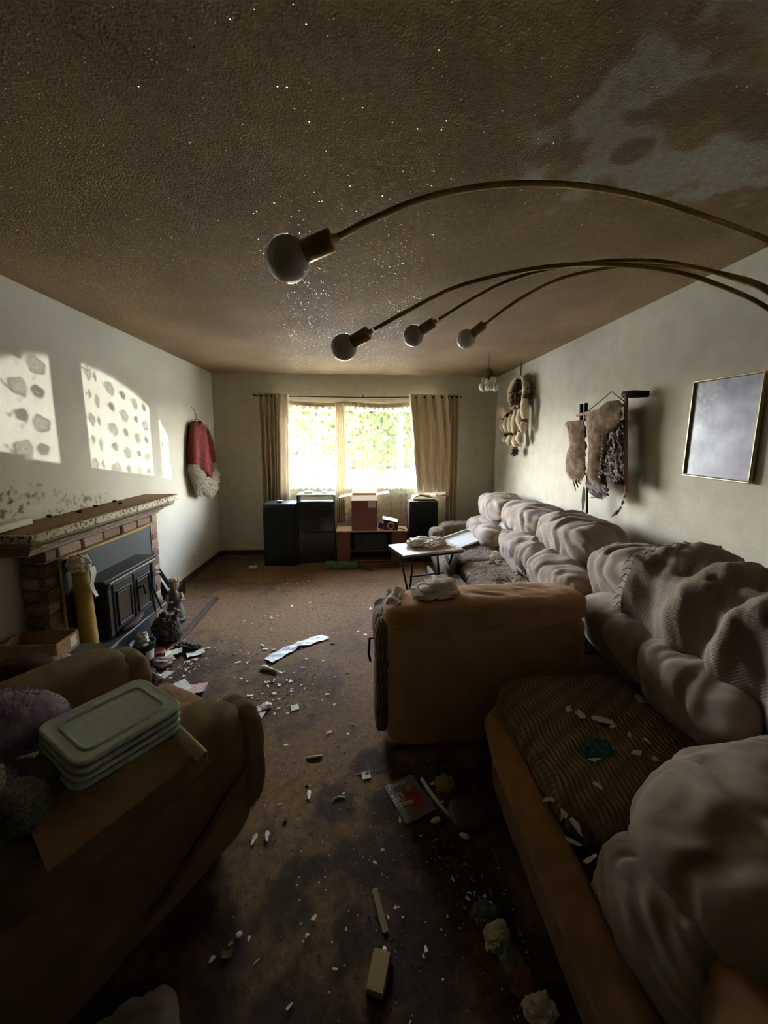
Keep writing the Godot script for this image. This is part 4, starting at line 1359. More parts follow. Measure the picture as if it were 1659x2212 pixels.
	# woven ring of two curved white quills and a red-brown web
	for k in [-1, 1]:
		var pts := []
		var rad := []
		for i in 12:
			var a := lerpf(0.25, 2.7, i / 11.0)
			pts.append(Vector3(-0.02, -0.31 + 0.17 * cos(a), k * 0.22 * sin(a) - 0.01))
			rad.append(0.012 + 0.032 * sin(PI * i / 11.0))
		part(dc, "curved_plume", bar(pts, rad, 10), plume_mat)
	var web := begin()
	fuzz(web, Vector3(-0.01, -0.33, -0.01), Vector3(0.02, 0.13, 0.13), 420, 0.07, 0.007, 400, 0.6)
	part(dc, "woven_web", done(web), mat(rgb(92, 58, 44), 0.95))
	for i in 9:
		var a := TAU * i / 9.0
		part(dc, "ring_strand", bar([Vector3(-0.03, -0.33, 0), Vector3(-0.035, -0.33 + 0.17 * cos(a), 0.18 * sin(a))], 0.006, 6), [tip_mat, M.wood_red, plume_mat][i % 3])
	part(dc, "red_cord", bar([Vector3(-0.05, -0.2, 0.0), Vector3(-0.055, -0.35, 0.01), Vector3(-0.05, -0.5, 0.03)], 0.012, 8), M.wood_red)
	for i in 6:
		var s := begin()
		lathe(s, [Vector2(0.0005, -0.02), Vector2(0.016, -0.008), Vector2(0.018, 0.004), Vector2(0.0005, 0.02)], 10)
		part(dc, "shell_bead", done(s), M.white, Vector3(-0.05, -0.47 - 0.02 * (i % 2), -0.12 + 0.045 * i))
	part(dc, "tan_card", prism(PackedVector2Array([Vector2(-0.15, 0.0), Vector2(-0.02, 0.05), Vector2(0.14, -0.04), Vector2(-0.03, -0.115)]), 0.004), M.card_pale, Vector3(-0.07, -0.49, -0.34), Vector3(0, -PI / 2, 0))
	for p in [[-4.661, 1.877, -4.635, 1.674], [-4.518, 1.9, -4.502, 1.66], [-4.386, 1.943, -4.403, 1.647], [-4.269, 1.933, -4.242, 1.715], [-4.155, 2.04, -4.142, 1.802], [-4.778, 1.85, -4.776, 1.689], [-4.162, 1.79, -4.148, 1.662], [-4.657, 1.64, -4.667, 1.561], [-4.515, 1.655, -4.513, 1.516], [-4.36, 1.65, -4.332, 1.507], [-4.248, 1.68, -4.22, 1.54]]:
		var a := Vector3(-0.045, p[1] - o.y, p[0] - o.z)
		var b := Vector3(-0.05, p[3] - o.y, p[2] - o.z)
		var pl := part(dc, "plume", bar([a, a.lerp(b, 0.15), a.lerp(b, 0.55) + Vector3(-0.012, 0, 0), a.lerp(b, 0.9), b], [0.012, 0.034, 0.046, 0.034, 0.006], 12), plume_mat)
		var cap := begin()
		lathe(cap, [Vector2(0.0005, 0.03), Vector2(0.028, 0.02), Vector2(0.036, -0.012), Vector2(0.03, -0.02)], 12, Transform3D(Basis(), a))
		part(pl, "plume_cap", done(cap), tip_mat)
	var tip := begin()
	fuzz(tip, Vector3(-0.04, -0.955, 0.04), Vector3(0.015, 0.03, 0.03), 220, 0.04, 0.006, 402, 0.8)
	part(dc, "tip_tuft", done(tip), mat(rgb(56, 62, 66), 0.9))
	var hair := begin()
	fuzz(hair, Vector3(-0.01, -0.28, 0.22), Vector3(0.03, 0.14, 0.05), 300, 0.06, 0.005, 403, 0.8)
	part(dc, "hair_tuft", done(hair), mat(rgb(98, 80, 62), 0.95))

	# --- hides on a stick frame
	var fx := 1.745
	var h := thing("fur_hides", "brown fur hides hung on a stick frame with feathers on the wall", "wall hanging")
	var pole := grained(grain(123, 0.04, rgb(120, 92, 66), rgb(160, 128, 96), 4), 4.0, 0.8)
	var bark := mat(rgb(48, 36, 28), 0.9)
	for s in [[-3.052, 1.856, -3.035, 1.70], [-2.99, 1.858, -2.975, 1.72]]:
		part(h, "short_stick", bar([Vector3(fx, s[1], s[0]), Vector3(fx, s[3], s[2])], 0.014, 8), bark)
	part(h, "cross_stick", bar([Vector3(fx - 0.03, 1.768, -3.05), Vector3(fx - 0.03, 1.79, -2.74), Vector3(fx - 0.02, 1.80, -2.50)], 0.011, 8), pole)
	part(h, "long_stick", bar([Vector3(fx, 1.875, -2.53), Vector3(fx - 0.005, 1.55, -2.487), Vector3(fx, 1.23, -2.445)], 0.012, 8), pole)
	part(h, "thin_stick", bar([Vector3(fx, 1.30, -2.905), Vector3(fx, 1.012, -2.869)], 0.008, 8), bark)
	part(h, "wrapped_end", bar([Vector3(fx + 0.0, 1.872, -2.56), Vector3(fx + 0.03, 1.868, -2.50), Vector3(fx + 0.09, 1.862, -2.44)], [0.022, 0.026, 0.02], 10), bark)
	part(h, "hanging_cord", bar([Vector3(fx - 0.02, 1.788, -2.93), Vector3(fx + 0.03, 1.912, -2.73), Vector3(fx - 0.01, 1.817, -2.518)], 0.0035, 6), M.wire)
	var A := [[1.724, -3.203, -2.94], [1.675, -3.145, -2.92], [1.559, -3.094, -2.90], [1.481, -3.128, -2.89], [1.403, -3.14, -2.885], [1.325, -3.123, -2.87], [1.276, -3.051, -2.898]]
	var B := [[1.830, -2.666, -2.53], [1.795, -2.759, -2.52], [1.772, -2.909, -2.515], [1.70, -2.875, -2.51], [1.629, -2.85, -2.64], [1.558, -2.822, -2.64], [1.417, -2.815, -2.67], [1.346, -2.83, -2.675], [1.28, -2.774, -2.662]]
	var Cc := [[1.70, -2.668, -2.50], [1.558, -2.668, -2.488], [1.458, -2.690, -2.476], [1.39, -2.695, -2.468], [1.324, -2.665, -2.462], [1.282, -2.546, -2.46]]
	var D := [[1.33, -2.885, -2.664], [1.232, -2.884, -2.615], [1.187, -2.834, -2.614], [1.157, -2.735, -2.657]]
	var fur_a := grained(grain(124, 0.014, rgb(92, 70, 50), rgb(208, 180, 146), 5), 3.0, 0.95, M.fine, 0.6)
	var leather := grained(grain(126, 0.03, rgb(62, 40, 30), rgb(92, 62, 46), 5), 3.0, 0.7, M.fine, 0.2)
	part(h, "left_pelt", pelt(A, fx - 0.035, 0.03, 51), fur_a)
	part(h, "left_pelt_hair", pelt_hair(A, fx - 0.035, 0.03, 52, 5200, 0.028), fur_a)
	part(h, "right_pelt", pelt(B, fx - 0.035, 0.035, 53), fur_a)
	part(h, "right_pelt_hair", pelt_hair(B, fx - 0.035, 0.035, 54, 6200, 0.028), fur_a)
	part(h, "dark_leather", pelt(Cc, fx - 0.02, 0.02, 55), leather)
	part(h, "leather_flap", pelt(D, fx - 0.015, 0.015, 56, 16, 16), leather)
	var lace := begin()
	for i in 14:
		var y := 1.64 - i * 0.025
		tube(lace, [Vector3(fx - 0.055, y, -2.665), Vector3(fx - 0.06, y - 0.012, -2.645)], 0.005, 5)
	part(h, "leather_lacing", done(lace), M.paper)
	for k in 3:
		part(h, "thong", bar([Vector3(fx - 0.03, 1.30, -3.02 + 0.035 * k), Vector3(fx - 0.04, 1.25, -3.03 + 0.04 * k), Vector3(fx - 0.02, 1.17 + 0.03 * k, -3.01 + 0.03 * k)], [0.006, 0.008, 0.003], 6), [M.paper, bark, leather][k])
	part(h, "dark_feather", prism(PackedVector2Array([Vector2(-0.006, 0.16), Vector2(0.012, 0.13), Vector2(0.024, 0.06), Vector2(0.012, -0.02), Vector2(0.0, -0.05), Vector2(-0.02, 0.04), Vector2(-0.018, 0.12)]), 0.004), bark, Vector3(fx - 0.01, 1.06, -2.915), Vector3(0, -PI / 2, 0))
	for q in [[Vector3(fx - 0.01, 1.226, -2.444), Vector3(fx - 0.02, 1.19, -2.441)], [Vector3(fx - 0.02, 1.178, -2.443), Vector3(fx - 0.02, 1.145, -2.452)], [Vector3(fx - 0.02, 1.135, -2.456), Vector3(fx - 0.02, 1.105, -2.476)]]:
		part(h, "white_feather", bar([q[0], q[0].lerp(q[1], 0.5), q[1]], [0.006, 0.013, 0.005], 8), M.white)
	part(h, "feather_tip", bar([Vector3(fx - 0.02, 1.107, -2.474), Vector3(fx - 0.02, 1.078, -2.505), Vector3(fx - 0.02, 1.045, -2.548)], [0.008, 0.012, 0.002], 8), mat(rgb(88, 92, 66), 0.8))
	part(h, "curl", bar([Vector3(fx - 0.02, 1.165, -2.72), Vector3(fx - 0.03, 1.15, -2.77), Vector3(fx - 0.02, 1.148, -2.80)], 0.003, 6), bark)

	# --- framed picture
	var pic := thing("framed_picture", "framed blue-grey picture under glass on the wall above the sofa", "picture", Vector3(XR - 0.004, 1.625, -1.918))
	pic.rotation = Vector3(0.02, 0, 0)
	var d1 := field(noise(127, 0.010, 5), 192, 256)
	var d2 := field(noise(128, 0.05, 4), 192, 256)
	var art := StandardMaterial3D.new()
	art.albedo_texture = paint(192, 256, func(x, y):
		var a := d1[y * 192 + x] / 255.0
		var b := d2[y * 192 + x] / 255.0
		var c := rgb(112, 112, 130).lerp(rgb(170, 172, 186), clampf(a * 1.4 - 0.2, 0, 1))
		c = c.lerp(rgb(204, 210, 222), clampf(b * 1.6 - 0.7, 0, 1) * clampf(y / 256.0 * 1.3 - 0.2, 0, 1) * clampf(1.5 - x / 96.0, 0, 1))
		return c.lerp(rgb(132, 116, 134), clampf((x / 192.0 - y / 256.0) * 0.8, 0, 0.5)))
	art.roughness = 0.35
	art.clearcoat_enabled = true
	art.clearcoat = 0.8
	art.clearcoat_roughness = 0.05
	var ps := begin(true)
	quad(ps, Vector3(-0.008, -0.25, -0.185), Vector3(-0.008, -0.25, 0.185), Vector3(-0.008, 0.25, 0.185), Vector3(-0.008, 0.25, -0.185))
	part(pic, "backing_board", box(Vector3(0.006, 0.50, 0.37), 0.001), M.card, Vector3(-0.0035, 0, 0))
	part(pic, "print", done(ps), art)
	for q in [[Vector3(0.02, 0.009, 0.388), Vector3(-0.011, 0.256, 0)], [Vector3(0.02, 0.009, 0.388), Vector3(-0.011, -0.256, 0)], [Vector3(0.02, 0.50, 0.009), Vector3(-0.011, 0, 0.191)], [Vector3(0.02, 0.50, 0.009), Vector3(-0.011, 0, -0.191)]]:
		part(pic, "frame_rail", box(q[0], 0.003), mat(rgb(206, 190, 150), 0.3, 0.8), q[1])

	# --- shell chime from the ceiling
	var sc := thing("shell_chime", "bunch of pale seashells strung from a ceiling hook", "wind chime", Vector3(1.28, H, -3.96))
	part(sc, "hook", bar([Vector3(0, 0.0, 0), Vector3(-0.008, -0.02, 0), Vector3(0.004, -0.035, 0), Vector3(0, -0.05, 0)], 0.004, 6), M.chrome)
	part(sc, "string", bar([Vector3(0, -0.045, 0), Vector3(0.004, -0.16, 0)], 0.0022, 6), M.wire)
	part(sc, "knot", crumple(Vector3(0.09, 0.13, 0.09), 410, 8), mat(rgb(92, 72, 52), 0.95), Vector3(0.004, -0.215, 0))
	var shell := turned([Vector2(0.0005, -0.036), Vector2(0.016, -0.030), Vector2(0.025, -0.012), Vector2(0.021, 0.012), Vector2(0.009, 0.030), Vector2(0.0005, 0.034)], 10)
	for ring in [[7, 0.05, -0.275], [9, 0.075, -0.335]]:
		for i in ring[0]:
			var a: float = TAU * i / ring[0] + ring[1] * 9.0
			part(sc, "shell", shell, [M.white, M.cream][i % 2], Vector3(ring[1] * cos(a) + 0.006, ring[2] + 0.008 * sin(i * 2.2), ring[1] * sin(a)), Vector3(0.35 * sin(a), 0, -0.35 * cos(a)))

# ---------------------------------------------------------------- arc lamp with four arms
func arc_lamp() -> void:
	var arms := [
		[Vector3(-0.145, 1.914, -0.85), [Vector3(-0.046, 1.948, -0.83), Vector3(0.048, 2.002, -0.845), Vector3(0.144, 2.046, -0.86), Vector3(0.262, 2.079, -0.875), Vector3(0.397, 2.098, -0.89), Vector3(0.529, 2.102, -0.905), Vector3(0.669, 2.091, -0.92), Vector3(0.819, 2.065, -0.935), Vector3(0.976, 2.031, -0.95), Vector3(1.2, 1.95, -0.965), Vector3(1.42, 1.80, -0.98), Vector3(1.58, 1.60, -0.99)]],
		[Vector3(-0.055, 1.862, -1.35), [Vector3(0.043, 1.906, -1.3), Vector3(0.147, 1.958, -1.28), Vector3(0.287, 2.022, -1.26), Vector3(0.453, 2.062, -1.24), Vector3(0.587, 2.077, -1.22), Vector3(0.704, 2.078, -1.2), Vector3(0.848, 2.064, -1.18), Vector3(0.978, 2.034, -1.16), Vector3(1.108, 1.982, -1.14), Vector3(1.19, 1.935, -1.125), Vector3(1.38, 1.79, -1.08), Vector3(1.55, 1.60, -1.03)]],
		[Vector3(0.222, 1.995, -1.70), [Vector3(0.319, 2.047, -1.65), Vector3(0.437, 2.108, -1.588), Vector3(0.558, 2.154, -1.525), Vector3(0.704, 2.177, -1.462), Vector3(0.837, 2.174, -1.4), Vector3(0.96, 2.154, -1.338), Vector3(1.071, 2.111, -1.275), Vector3(1.165, 2.05, -1.212), Vector3(1.225, 1.99, -1.16), Vector3(1.40, 1.82, -1.10), Vector3(1.56, 1.62, -1.04)]],
		[Vector3(0.489, 2.027, -1.86), [Vector3(0.566, 2.083, -1.8), Vector3(0.67, 2.151, -1.711), Vector3(0.784, 2.197, -1.623), Vector3(0.902, 2.204, -1.534), Vector3(1.004, 2.186, -1.446), Vector3(1.095, 2.145, -1.357), Vector3(1.17, 2.09, -1.269), Vector3(1.245, 2.01, -1.18), Vector3(1.42, 1.84, -1.10), Vector3(1.57, 1.64, -1.04)]]]
	var lamp := thing("arc_lamp", "brass arc floor lamp with four curved arms and frosted globe bulbs", "lamp", Vector3(1.75, 0, -1.0))
	var o := Vector3(1.75, 0, -1.0)
	part(lamp, "base", turned([Vector2(0, 0), Vector2(0.12, 0), Vector2(0.12, 0.02), Vector2(0.1, 0.035), Vector2(0.02, 0.04), Vector2(0, 0.04)], 28), M.brass)
	part(lamp, "pole", bar([Vector3(0, 0.03, 0), Vector3(0, 1.36, 0)], 0.014, 12), M.brass)
	var frosted := mat(rgb(222, 212, 210), 0.35)
	var glass := StandardMaterial3D.new()
	glass.albedo_color = Color(1, 1, 1, 0.05)
	glass.transparency = BaseMaterial3D.TRANSPARENCY_ALPHA
	glass.roughness = 0.04
	for a in arms:
		var pts := []
		var ctrl: Array = a[1].duplicate()
		ctrl.append(Vector3(1.71, 1.46, -1.0))
		ctrl.append(Vector3(1.75, 1.30, -1.0))
		var cv := Curve3D.new()
		for i in ctrl.size():
			var t: Vector3 = (ctrl[mini(i + 1, ctrl.size() - 1)] - ctrl[maxi(i - 1, 0)]) / 6.0
			cv.add_point(ctrl[i] - o, -t, t)
		cv.bake_interval = 0.03
		for p in cv.get_baked_points():
			pts.append(p)
		var arm := part(lamp, "arm", bar(pts, 0.0065, 10), M.brass)
		var bulb_c: Vector3 = a[0] - o
		var dir: Vector3 = (ctrl[0] - a[0]).normalized()
		var q := Quaternion(Vector3.UP, dir)
		var xf := Transform3D(Basis(q), bulb_c)
		var so := begin()
		lathe(so, [Vector2(0.0, 0.036), Vector2(0.0215, 0.036), Vector2(0.0215, 0.094), Vector2(0.019, 0.098), Vector2(0.009, 0.099), Vector2(0.0065, 0.112), Vector2(0.0, 0.112)], 24, xf)
		so.set_smooth_group(0)
		part(arm, "socket", done(so), M.brass)
		var prof := []
		for i in 17:
			var th := PI * i / 16.0
			prof.append(Vector2(maxf(0.0005, 0.0445 * sin(th)), -0.0445 * cos(th)))
		var gl := begin()
		lathe(gl, prof, 32, xf)
		var bulb := part(arm, "bulb", done(gl), glass)
		var inner := begin()
		var pr2 := []
		for p in prof:
			pr2.append(p * 0.955)
		lathe(inner, pr2, 28, xf)
		part(arm, "bulb_frosting", done(inner), frosted)

# ---------------------------------------------------------------- sofas and chairs
func pillow(parent: Node, called: String, c: Vector3, size: Vector3, seed: int, m: Material, turn := Vector3.ZERO, fold := 0.024, e := 2.9) -> MeshInstance3D:
	return part(parent, called, cushion(size, e, 36, fold, seed, Vector3(2.0, 2.0, 4.4)), m, c, turn)

func long_sofa() -> void:
	var s := thing("long_sofa", "long taupe pillow-back sofa along the wall with fur hides", "sofa", Vector3(1.3, 0, -3.25))
	var o := Vector3(1.3, 0, -3.25)
	var at := func(x: float, y: float, z: float) -> Vector3: return Vector3(x, y, z) - o
	part(s, "base", cushion(Vector3(0.82, 0.30, 2.42), 12.0, 14), M.taupe, at.call(1.36, 0.16, -3.25))
	part(s, "backrest", cushion(Vector3(0.30, 0.74, 2.44), 8.0, 16, 0.006, 3, Vector3(4, 4, 4)), M.grey_slip, at.call(1.60, 0.44, -3.27))
	part(s, "far_arm", cushion(Vector3(0.80, 0.56, 0.26), 6.0, 24, 0.01, 4, Vector3(8, 8, 8)), M.cord, at.call(1.34, 0.31, -4.60))
	part(s, "far_arm_roll", cushion(Vector3(0.20, 0.20, 0.26), 3.0, 14, 0.006, 5, Vector3(8, 8, 8)), M.cord, at.call(0.91, 0.45, -4.50))
	for k in 2:
		var z := -3.98 + 0.0 * k if k == 0 else -2.86
		part(s, "footrest", cushion(Vector3(0.10, 0.33, 1.06), 5.0, 26, 0.012, 8 + k, Vector3(6, 4, 12)), M.cord, at.call(0.865, 0.235, z), Vector3(0, 0, 0.28))
		part(s, "footrest_trim", cushion(Vector3(0.045, 0.06, 1.06), 4.0, 12, 0.006, 80 + k, Vector3(6, 4, 12)), M.taupe, at.call(0.80, 0.06, z))
	for q in [[-3.92, 0.80, 31], [-3.08, 0.84, 32], [-2.36, 0.58, 33]]:
		part(s, "seat_cushion", cushion(Vector3(0.66, 0.20, q[1]), 4.5, 40, 0.014, q[2], Vector3(4, 4, 13)), M.cord, at.call(1.22, 0.375, q[0]), Vector3(0, 0, 0.05))
	for q in [[-4.16, 0.80, 0.55, 1.38], [-3.06, 0.86, 0.645, 1.355], [-2.43, 0.74, 0.64, 1.335]]:
		pillow(s, "back_cushion", at.call(q[3], q[2], q[0]), Vector3(0.27, 0.30, q[1]), 40 + int(q[0] * 10), M.taupe, Vector3(0, 0, 0.35))
	for q in [[-4.21, 0.76, 0.83, 0.30], [-3.40, 0.88, 0.855, 0.30], [-2.64, 0.80, 0.865, 0.33]]:
		pillow(s, "head_pillow", at.call(1.56, q[2], q[0]), Vector3(0.40, q[3], q[1]), 60 + int(q[0] * 10), M.taupe, Vector3(0, 0, 0.12), 0.024)
	# things left on it
	var tr := thing("serving_tray", "white rectangular serving tray tilted on the long sofa seat", "tray", Vector3(1.09, 0.520, -4.02))
	tr.rotation = Vector3(0.16, 0.62, 0.10)
	part(tr, "plate", box(Vector3(0.46, 0.008, 0.27), 0.003), M.white)
	part(tr, "rim", bar([Vector3(-0.23, 0.012, -0.135), Vector3(0.23, 0.012, -0.135), Vector3(0.235, 0.012, -0.12), Vector3(0.235, 0.012, 0.12), Vector3(0.23, 0.012, 0.135), Vector3(-0.23, 0.012, 0.135), Vector3(-0.235, 0.012, 0.12), Vector3(-0.235, 0.012, -0.12), Vector3(-0.23, 0.012, -0.135)], 0.010, 8), M.white)
	one("crumpled_paper", crumple(Vector3(0.16, 0.10, 0.13), 420, 9), M.paper, "crumpled tan paper behind the white tray on the sofa", "paper", Vector3(1.26, 0.53, -4.26))
	one("red_scrap", crumple(Vector3(0.05, 0.05, 0.05), 421, 7), mat(rgb(130, 40, 34), 0.7), "dark red scrap beside the crumpled paper on the sofa", "litter", Vector3(1.36, 0.51, -4.30))
	for k in 3:
		one("foam_crumb", crumple(Vector3(0.07 - 0.015 * k, 0.055, 0.06), 425 + k, 7), M.cream, ["yellowish foam lump on the sofa seat near the lower pillows", "small yellow foam crumb beside the larger foam lump", "tiny yellow foam crumb on the sofa's corduroy seat"][k], "foam", Vector3(1.28 - 0.05 * k, 0.50, -3.55 + 0.1 * k), Vector3(0, k, 0))
	tray_table()

func tray_table() -> void:
	var t := thing("tray_table", "folding tray table with dark legs beside the long sofa", "table", Vector3(0.615, 0, -3.60), 0.30)
	part(t, "tabletop", box(Vector3(0.62, 0.018, 0.40), 0.006), grained(grain(131, 0.03, rgb(150, 132, 108), rgb(206, 194, 172), 5), 2.5, 0.35), Vector3(0, 0.551, 0))
	part(t, "tabletop_edge", box(Vector3(0.605, 0.022, 0.385), 0.004), M.wood_dark, Vector3(0, 0.532, 0))
	for k in [-1, 1]:
		for j in [-1, 1]:
			part(t, "leg", bar([Vector3(k * 0.21 + 0.02 * j, 0.525, j * 0.13), Vector3(k * 0.16, 0.008, -j * 0.03)], 0.011, 8), M.black)
	part(t, "cross_bar", bar([Vector3(-0.19, 0.30, 0.05), Vector3(0.19, 0.30, 0.05)], 0.008, 8), M.black)
	var pl := thing("plastic_bag", "crumpled clear-white plastic bag on the tray table", "bag", Vector3(0.58, 0.56, -3.64), 0.35)
	var film := mat(rgb(216, 208, 192), 0.3)
	part(pl, "lump", crumple(Vector3(0.30, 0.11, 0.17), 430, 16), film, Vector3(-0.02, 0.036, 0))
	part(pl, "lump", crumple(Vector3(0.26, 0.10, 0.16), 431, 16), grained(grain(132, 0.03, rgb(176, 158, 128), rgb(214, 202, 180), 4), 4.0, 0.5), Vector3(0.13, 0.033, 0.03))
	part(pl, "lump", crumple(Vector3(0.16, 0.09, 0.13), 432, 14), film, Vector3(0.05, 0.030, 0.09))
	var stick := thing("walking_stick", "thin black stick with a bright tip leaning on the sofa front", "stick", Vector3(0.86, 0.0, -3.2))
	part(stick, "shaft", bar([Vector3(-0.03, 0.43, -0.45), Vector3(-0.02, 0.13, 0.10)], 0.009, 8), M.black)
	part(stick, "tip", bar([Vector3(-0.02, 0.13, 0.10), Vector3(-0.018, 0.10, 0.16)], 0.009, 8), M.chrome)

func wing_recliner() -> void:
	var s := thing("recliner_section", "brown recliner section whose plain back panel stands before the tray table", "sofa", Vector3(0.6, 0, -2.15))
	part(s, "back_panel", cushion(Vector3(1.02, 0.68, 0.20), 11.0, 24, 0.003, 11, Vector3(3, 3, 3)), M.suede, Vector3(0.035, 0.345, 0.265), Vector3(0, 0, 0.015))
	part(s, "top_roll", cushion(Vector3(1.05, 0.17, 0.27), 4.5, 36, 0.007, 12, Vector3(9, 4, 4)), M.suede, Vector3(0.04, 0.695, 0.235), Vector3(0, 0, 0.045))
	part(s, "front_pad", cushion(Vector3(0.07, 0.60, 0.22), 5.0, 20, 0.006, 13, Vector3(8, 8, 8)), M.cord, Vector3(-0.50, 0.35, 0.24))
	part(s, "seat_cushion", cushion(Vector3(0.78, 0.34, 0.50), 4.0, 30, 0.012, 14, Vector3(4, 4, 10)), M.cord, Vector3(-0.135, 0.43, -0.11))
	part(s, "seat_base", cushion(Vector3(0.72, 0.28, 0.50), 9.0, 12), M.taupe, Vector3(-0.12, 0.15, -0.11))
	part(s, "release_lever", bar([Vector3(-0.51, 0.40, -0.02), Vector3(-0.555, 0.41, 0.0), Vector3(-0.56, 0.33, 0.03), Vector3(-0.55, 0.29, 0.04)], 0.008, 8), M.black)
	var tw := thing("towel", "folded pinkish white towel on top of the brown recliner back", "towel", Vector3(0.375, 0.772, -1.905))
	var cloth := grained(grain(133, 0.06, rgb(226, 212, 196), rgb(242, 232, 220), 4), 6.0, 0.95, M.fine, 0.4)
	for k in 3:
		part(tw, "fold", cushion(Vector3(0.24 - 0.05 * k, 0.032, 0.15 - 0.02 * k), 5.5, 24, 0.009, 140 + k, Vector3(11, 11, 11)), cloth, Vector3(0.012 * k, 0.016 + 0.022 * k, -0.006 * k), Vector3(0, 0.15 * k, 0.05))
	var rg := thing("rag", "thin tan rag hanging over the recliner back's free end", "cloth", Vector3(0.17, 0.765, -1.90))
	part(rg, "cloth", sheet(16, 24, func(u, v): return Vector3(lerpf(0.045, -0.035, u) + 0.012 * sin(v * 9.0), 0.012 + 0.010 * sin(u * 9.0 + v * 4.0) - 0.04 * absf(u - 0.4) - 0.03 * v, lerpf(-0.10, 0.06, v) + 0.006 * sin(u * 14.0)), 0.004), M.cream)

func near_sofa() -> void:
	var s := thing("near_sofa", "brown sofa with corduroy seat, padded front edge and lumpy pillow arm", "sofa", Vector3(1.1, 0, -1.1))
	var o := Vector3(1.1, 0, -1.1)
	var at := func(x: float, y: float, z: float) -> Vector3: return Vector3(x, y, z) - o
	part(s, "base", cushion(Vector3(1.00, 0.30, 1.10), 10.0, 14), M.velvet, at.call(1.12, 0.17, -1.10))
	part(s, "backrest", cushion(Vector3(0.24, 0.74, 1.25), 8.0, 16), M.velvet, at.call(1.53, 0.44, -1.08))
	part(s, "seat_cushion", cushion(Vector3(0.72, 0.20, 0.78), 4.5, 36, 0.010, 151, Vector3(6, 6, 6)), M.cord, at.call(0.95, 0.375, -1.31))
	# padded front edge that runs along the seat and down towards the viewer
	part(s, "front_edge", bar([at.call(0.66, 0.30, -1.62), at.call(0.585, 0.34, -1.50), at.call(0.555, 0.36, -1.30), at.call(0.55, 0.36, -1.05), at.call(0.555, 0.35, -0.80), at.call(0.56, 0.34, -0.55), at.call(0.57, 0.30, -0.42)], [0.05, 0.058, 0.062, 0.062, 0.062, 0.062, 0.05], 16), M.velvet)
	part(s, "front_panel", cushion(Vector3(0.05, 0.30, 1.10), 8.0, 14), M.velvet, at.call(0.60, 0.17, -1.0))
	part(s, "arm_panel", cushion(Vector3(0.98, 0.56, 0.16), 8.0, 18, 0.004, 152, Vector3(5, 5, 5)), M.velvet, at.call(1.13, 0.29, -0.545))
	part(s, "arm_pillow", cushion(Vector3(1.02, 0.30, 0.52), 2.8, 48, 0.015, 153, Vector3(5, 4, 4)), M.taupe, at.call(1.17, 0.54, -0.78), Vector3(0.12, 0.20, -0.06))
	part(s, "arm_pillow_end", cushion(Vector3(0.22, 0.32, 0.34), 2.6, 30, 0.011, 154, Vector3(9, 6, 9)), M.taupe, at.call(0.70, 0.42, -0.72))
	for q in [[-1.74, 0.62, 0.605, 1.31, 0.30, 155], [-1.30, 0.52, 0.585, 1.31, 0.36, 156]]:
		pillow(s, "back_cushion", at.call(q[3], q[2], q[0]), Vector3(0.28, q[4], q[1]), q[5], M.taupe, Vector3(0, 0, 0.3))
	for q in [[-1.88, 0.70, 0.80, 1.50, 0.40, 157], [-1.24, 0.62, 0.83, 1.47, 0.36, 158]]:
		pillow(s, "head_pillow", at.call(q[3], q[2], q[0]), Vector3(0.38, q[4], q[1]), q[5], M.taupe, Vector3(0, 0, 0.12), 0.024)
	# fringed blanket thrown over the nearest pillows
	var b := thing("fringed_blanket", "taupe knitted blanket with a fringe thrown over the sofa pillows", "blanket", Vector3(1.38, 0.8, -1.32))
	var bn := noise(160, 3.0, 3)
	var bl := func(u: float, v: float) -> Vector3:
		# u from the wall to the seat, v along the sofa towards the viewer
		var a := lerpf(-0.25, 2.05, u)
		var r := 0.236 + 0.03 * sin(v * 17.0 + u * 3.0) * (0.4 + u) + 0.035 * bn.get_noise_2d(u * 1.3, v * 1.5)
		var p := Vector3(0.17 * cos(a) * -1.0 + 0.06, 0.20 * sin(a), 0)
		p = Vector3(0.10 - 0.24 * sin(a - 0.3), 0.05 + 0.19 * cos(a - 0.3), 0) * (r / 0.215)
		if u > 0.66:
			p.y -= (u - 0.66) * 0.55
			p.x += (u - 0.66) * 0.12
		return Vector3(p.x, p.y, lerpf(-0.33, 0.42, v) + 0.05 * u * sin(v * 5.0) - 0.05 * u)
	var knit := grained(grain(134, 0.08, rgb(112, 98, 84), rgb(148, 132, 114), 3), 5.0, 0.95, M.weave, 0.5)
	part(b, "cloth", sheet(50, 60, bl, 0.010), knit)
	for i in 22:
		var v := 0.01
		var u := 0.12 + 0.035 * i
		var p: Vector3 = bl.call(minf(u, 0.98), v)
		part(b, "fringe_strand", bar([p, p + Vector3(-0.006 + 0.004 * sin(i * 3.0), 0.006, -0.03), p + Vector3(-0.012, -0.025 - 0.01 * sin(i * 1.9), -0.055)], [0.004, 0.0035, 0.0015], 5), knit)
	# litter on the dark seat: white torn flakes, a teal rag
	for q in [[0.86, -1.36, 1.1], [0.835, -1.40, 0.8], [0.93, -1.33, 1.2], [0.955, -1.30, 0.7], [1.03, -1.22, 0.5], [0.985, -1.25, 0.5], [1.17, -1.44, 1.0], [0.95, -1.17, 0.9], [0.88, -1.20, 0.5], [1.0, -1.14, 0.7], [0.79, -1.15, 0.8], [0.74, -1.05, 0.6]]:
		var o2 := one("paper_flake", torn(Vector2(0.06, 0.035), int(q[0] * 1000.0)), M.paper, "torn white paper flake on the corduroy seat beside the pillow arm", "litter", Vector3(q[0], 0.480, q[1]), Vector3(0, q[0] * 20.0, 0), "white flakes on the corduroy seat")
		o2.scale = Vector3.ONE * q[2]
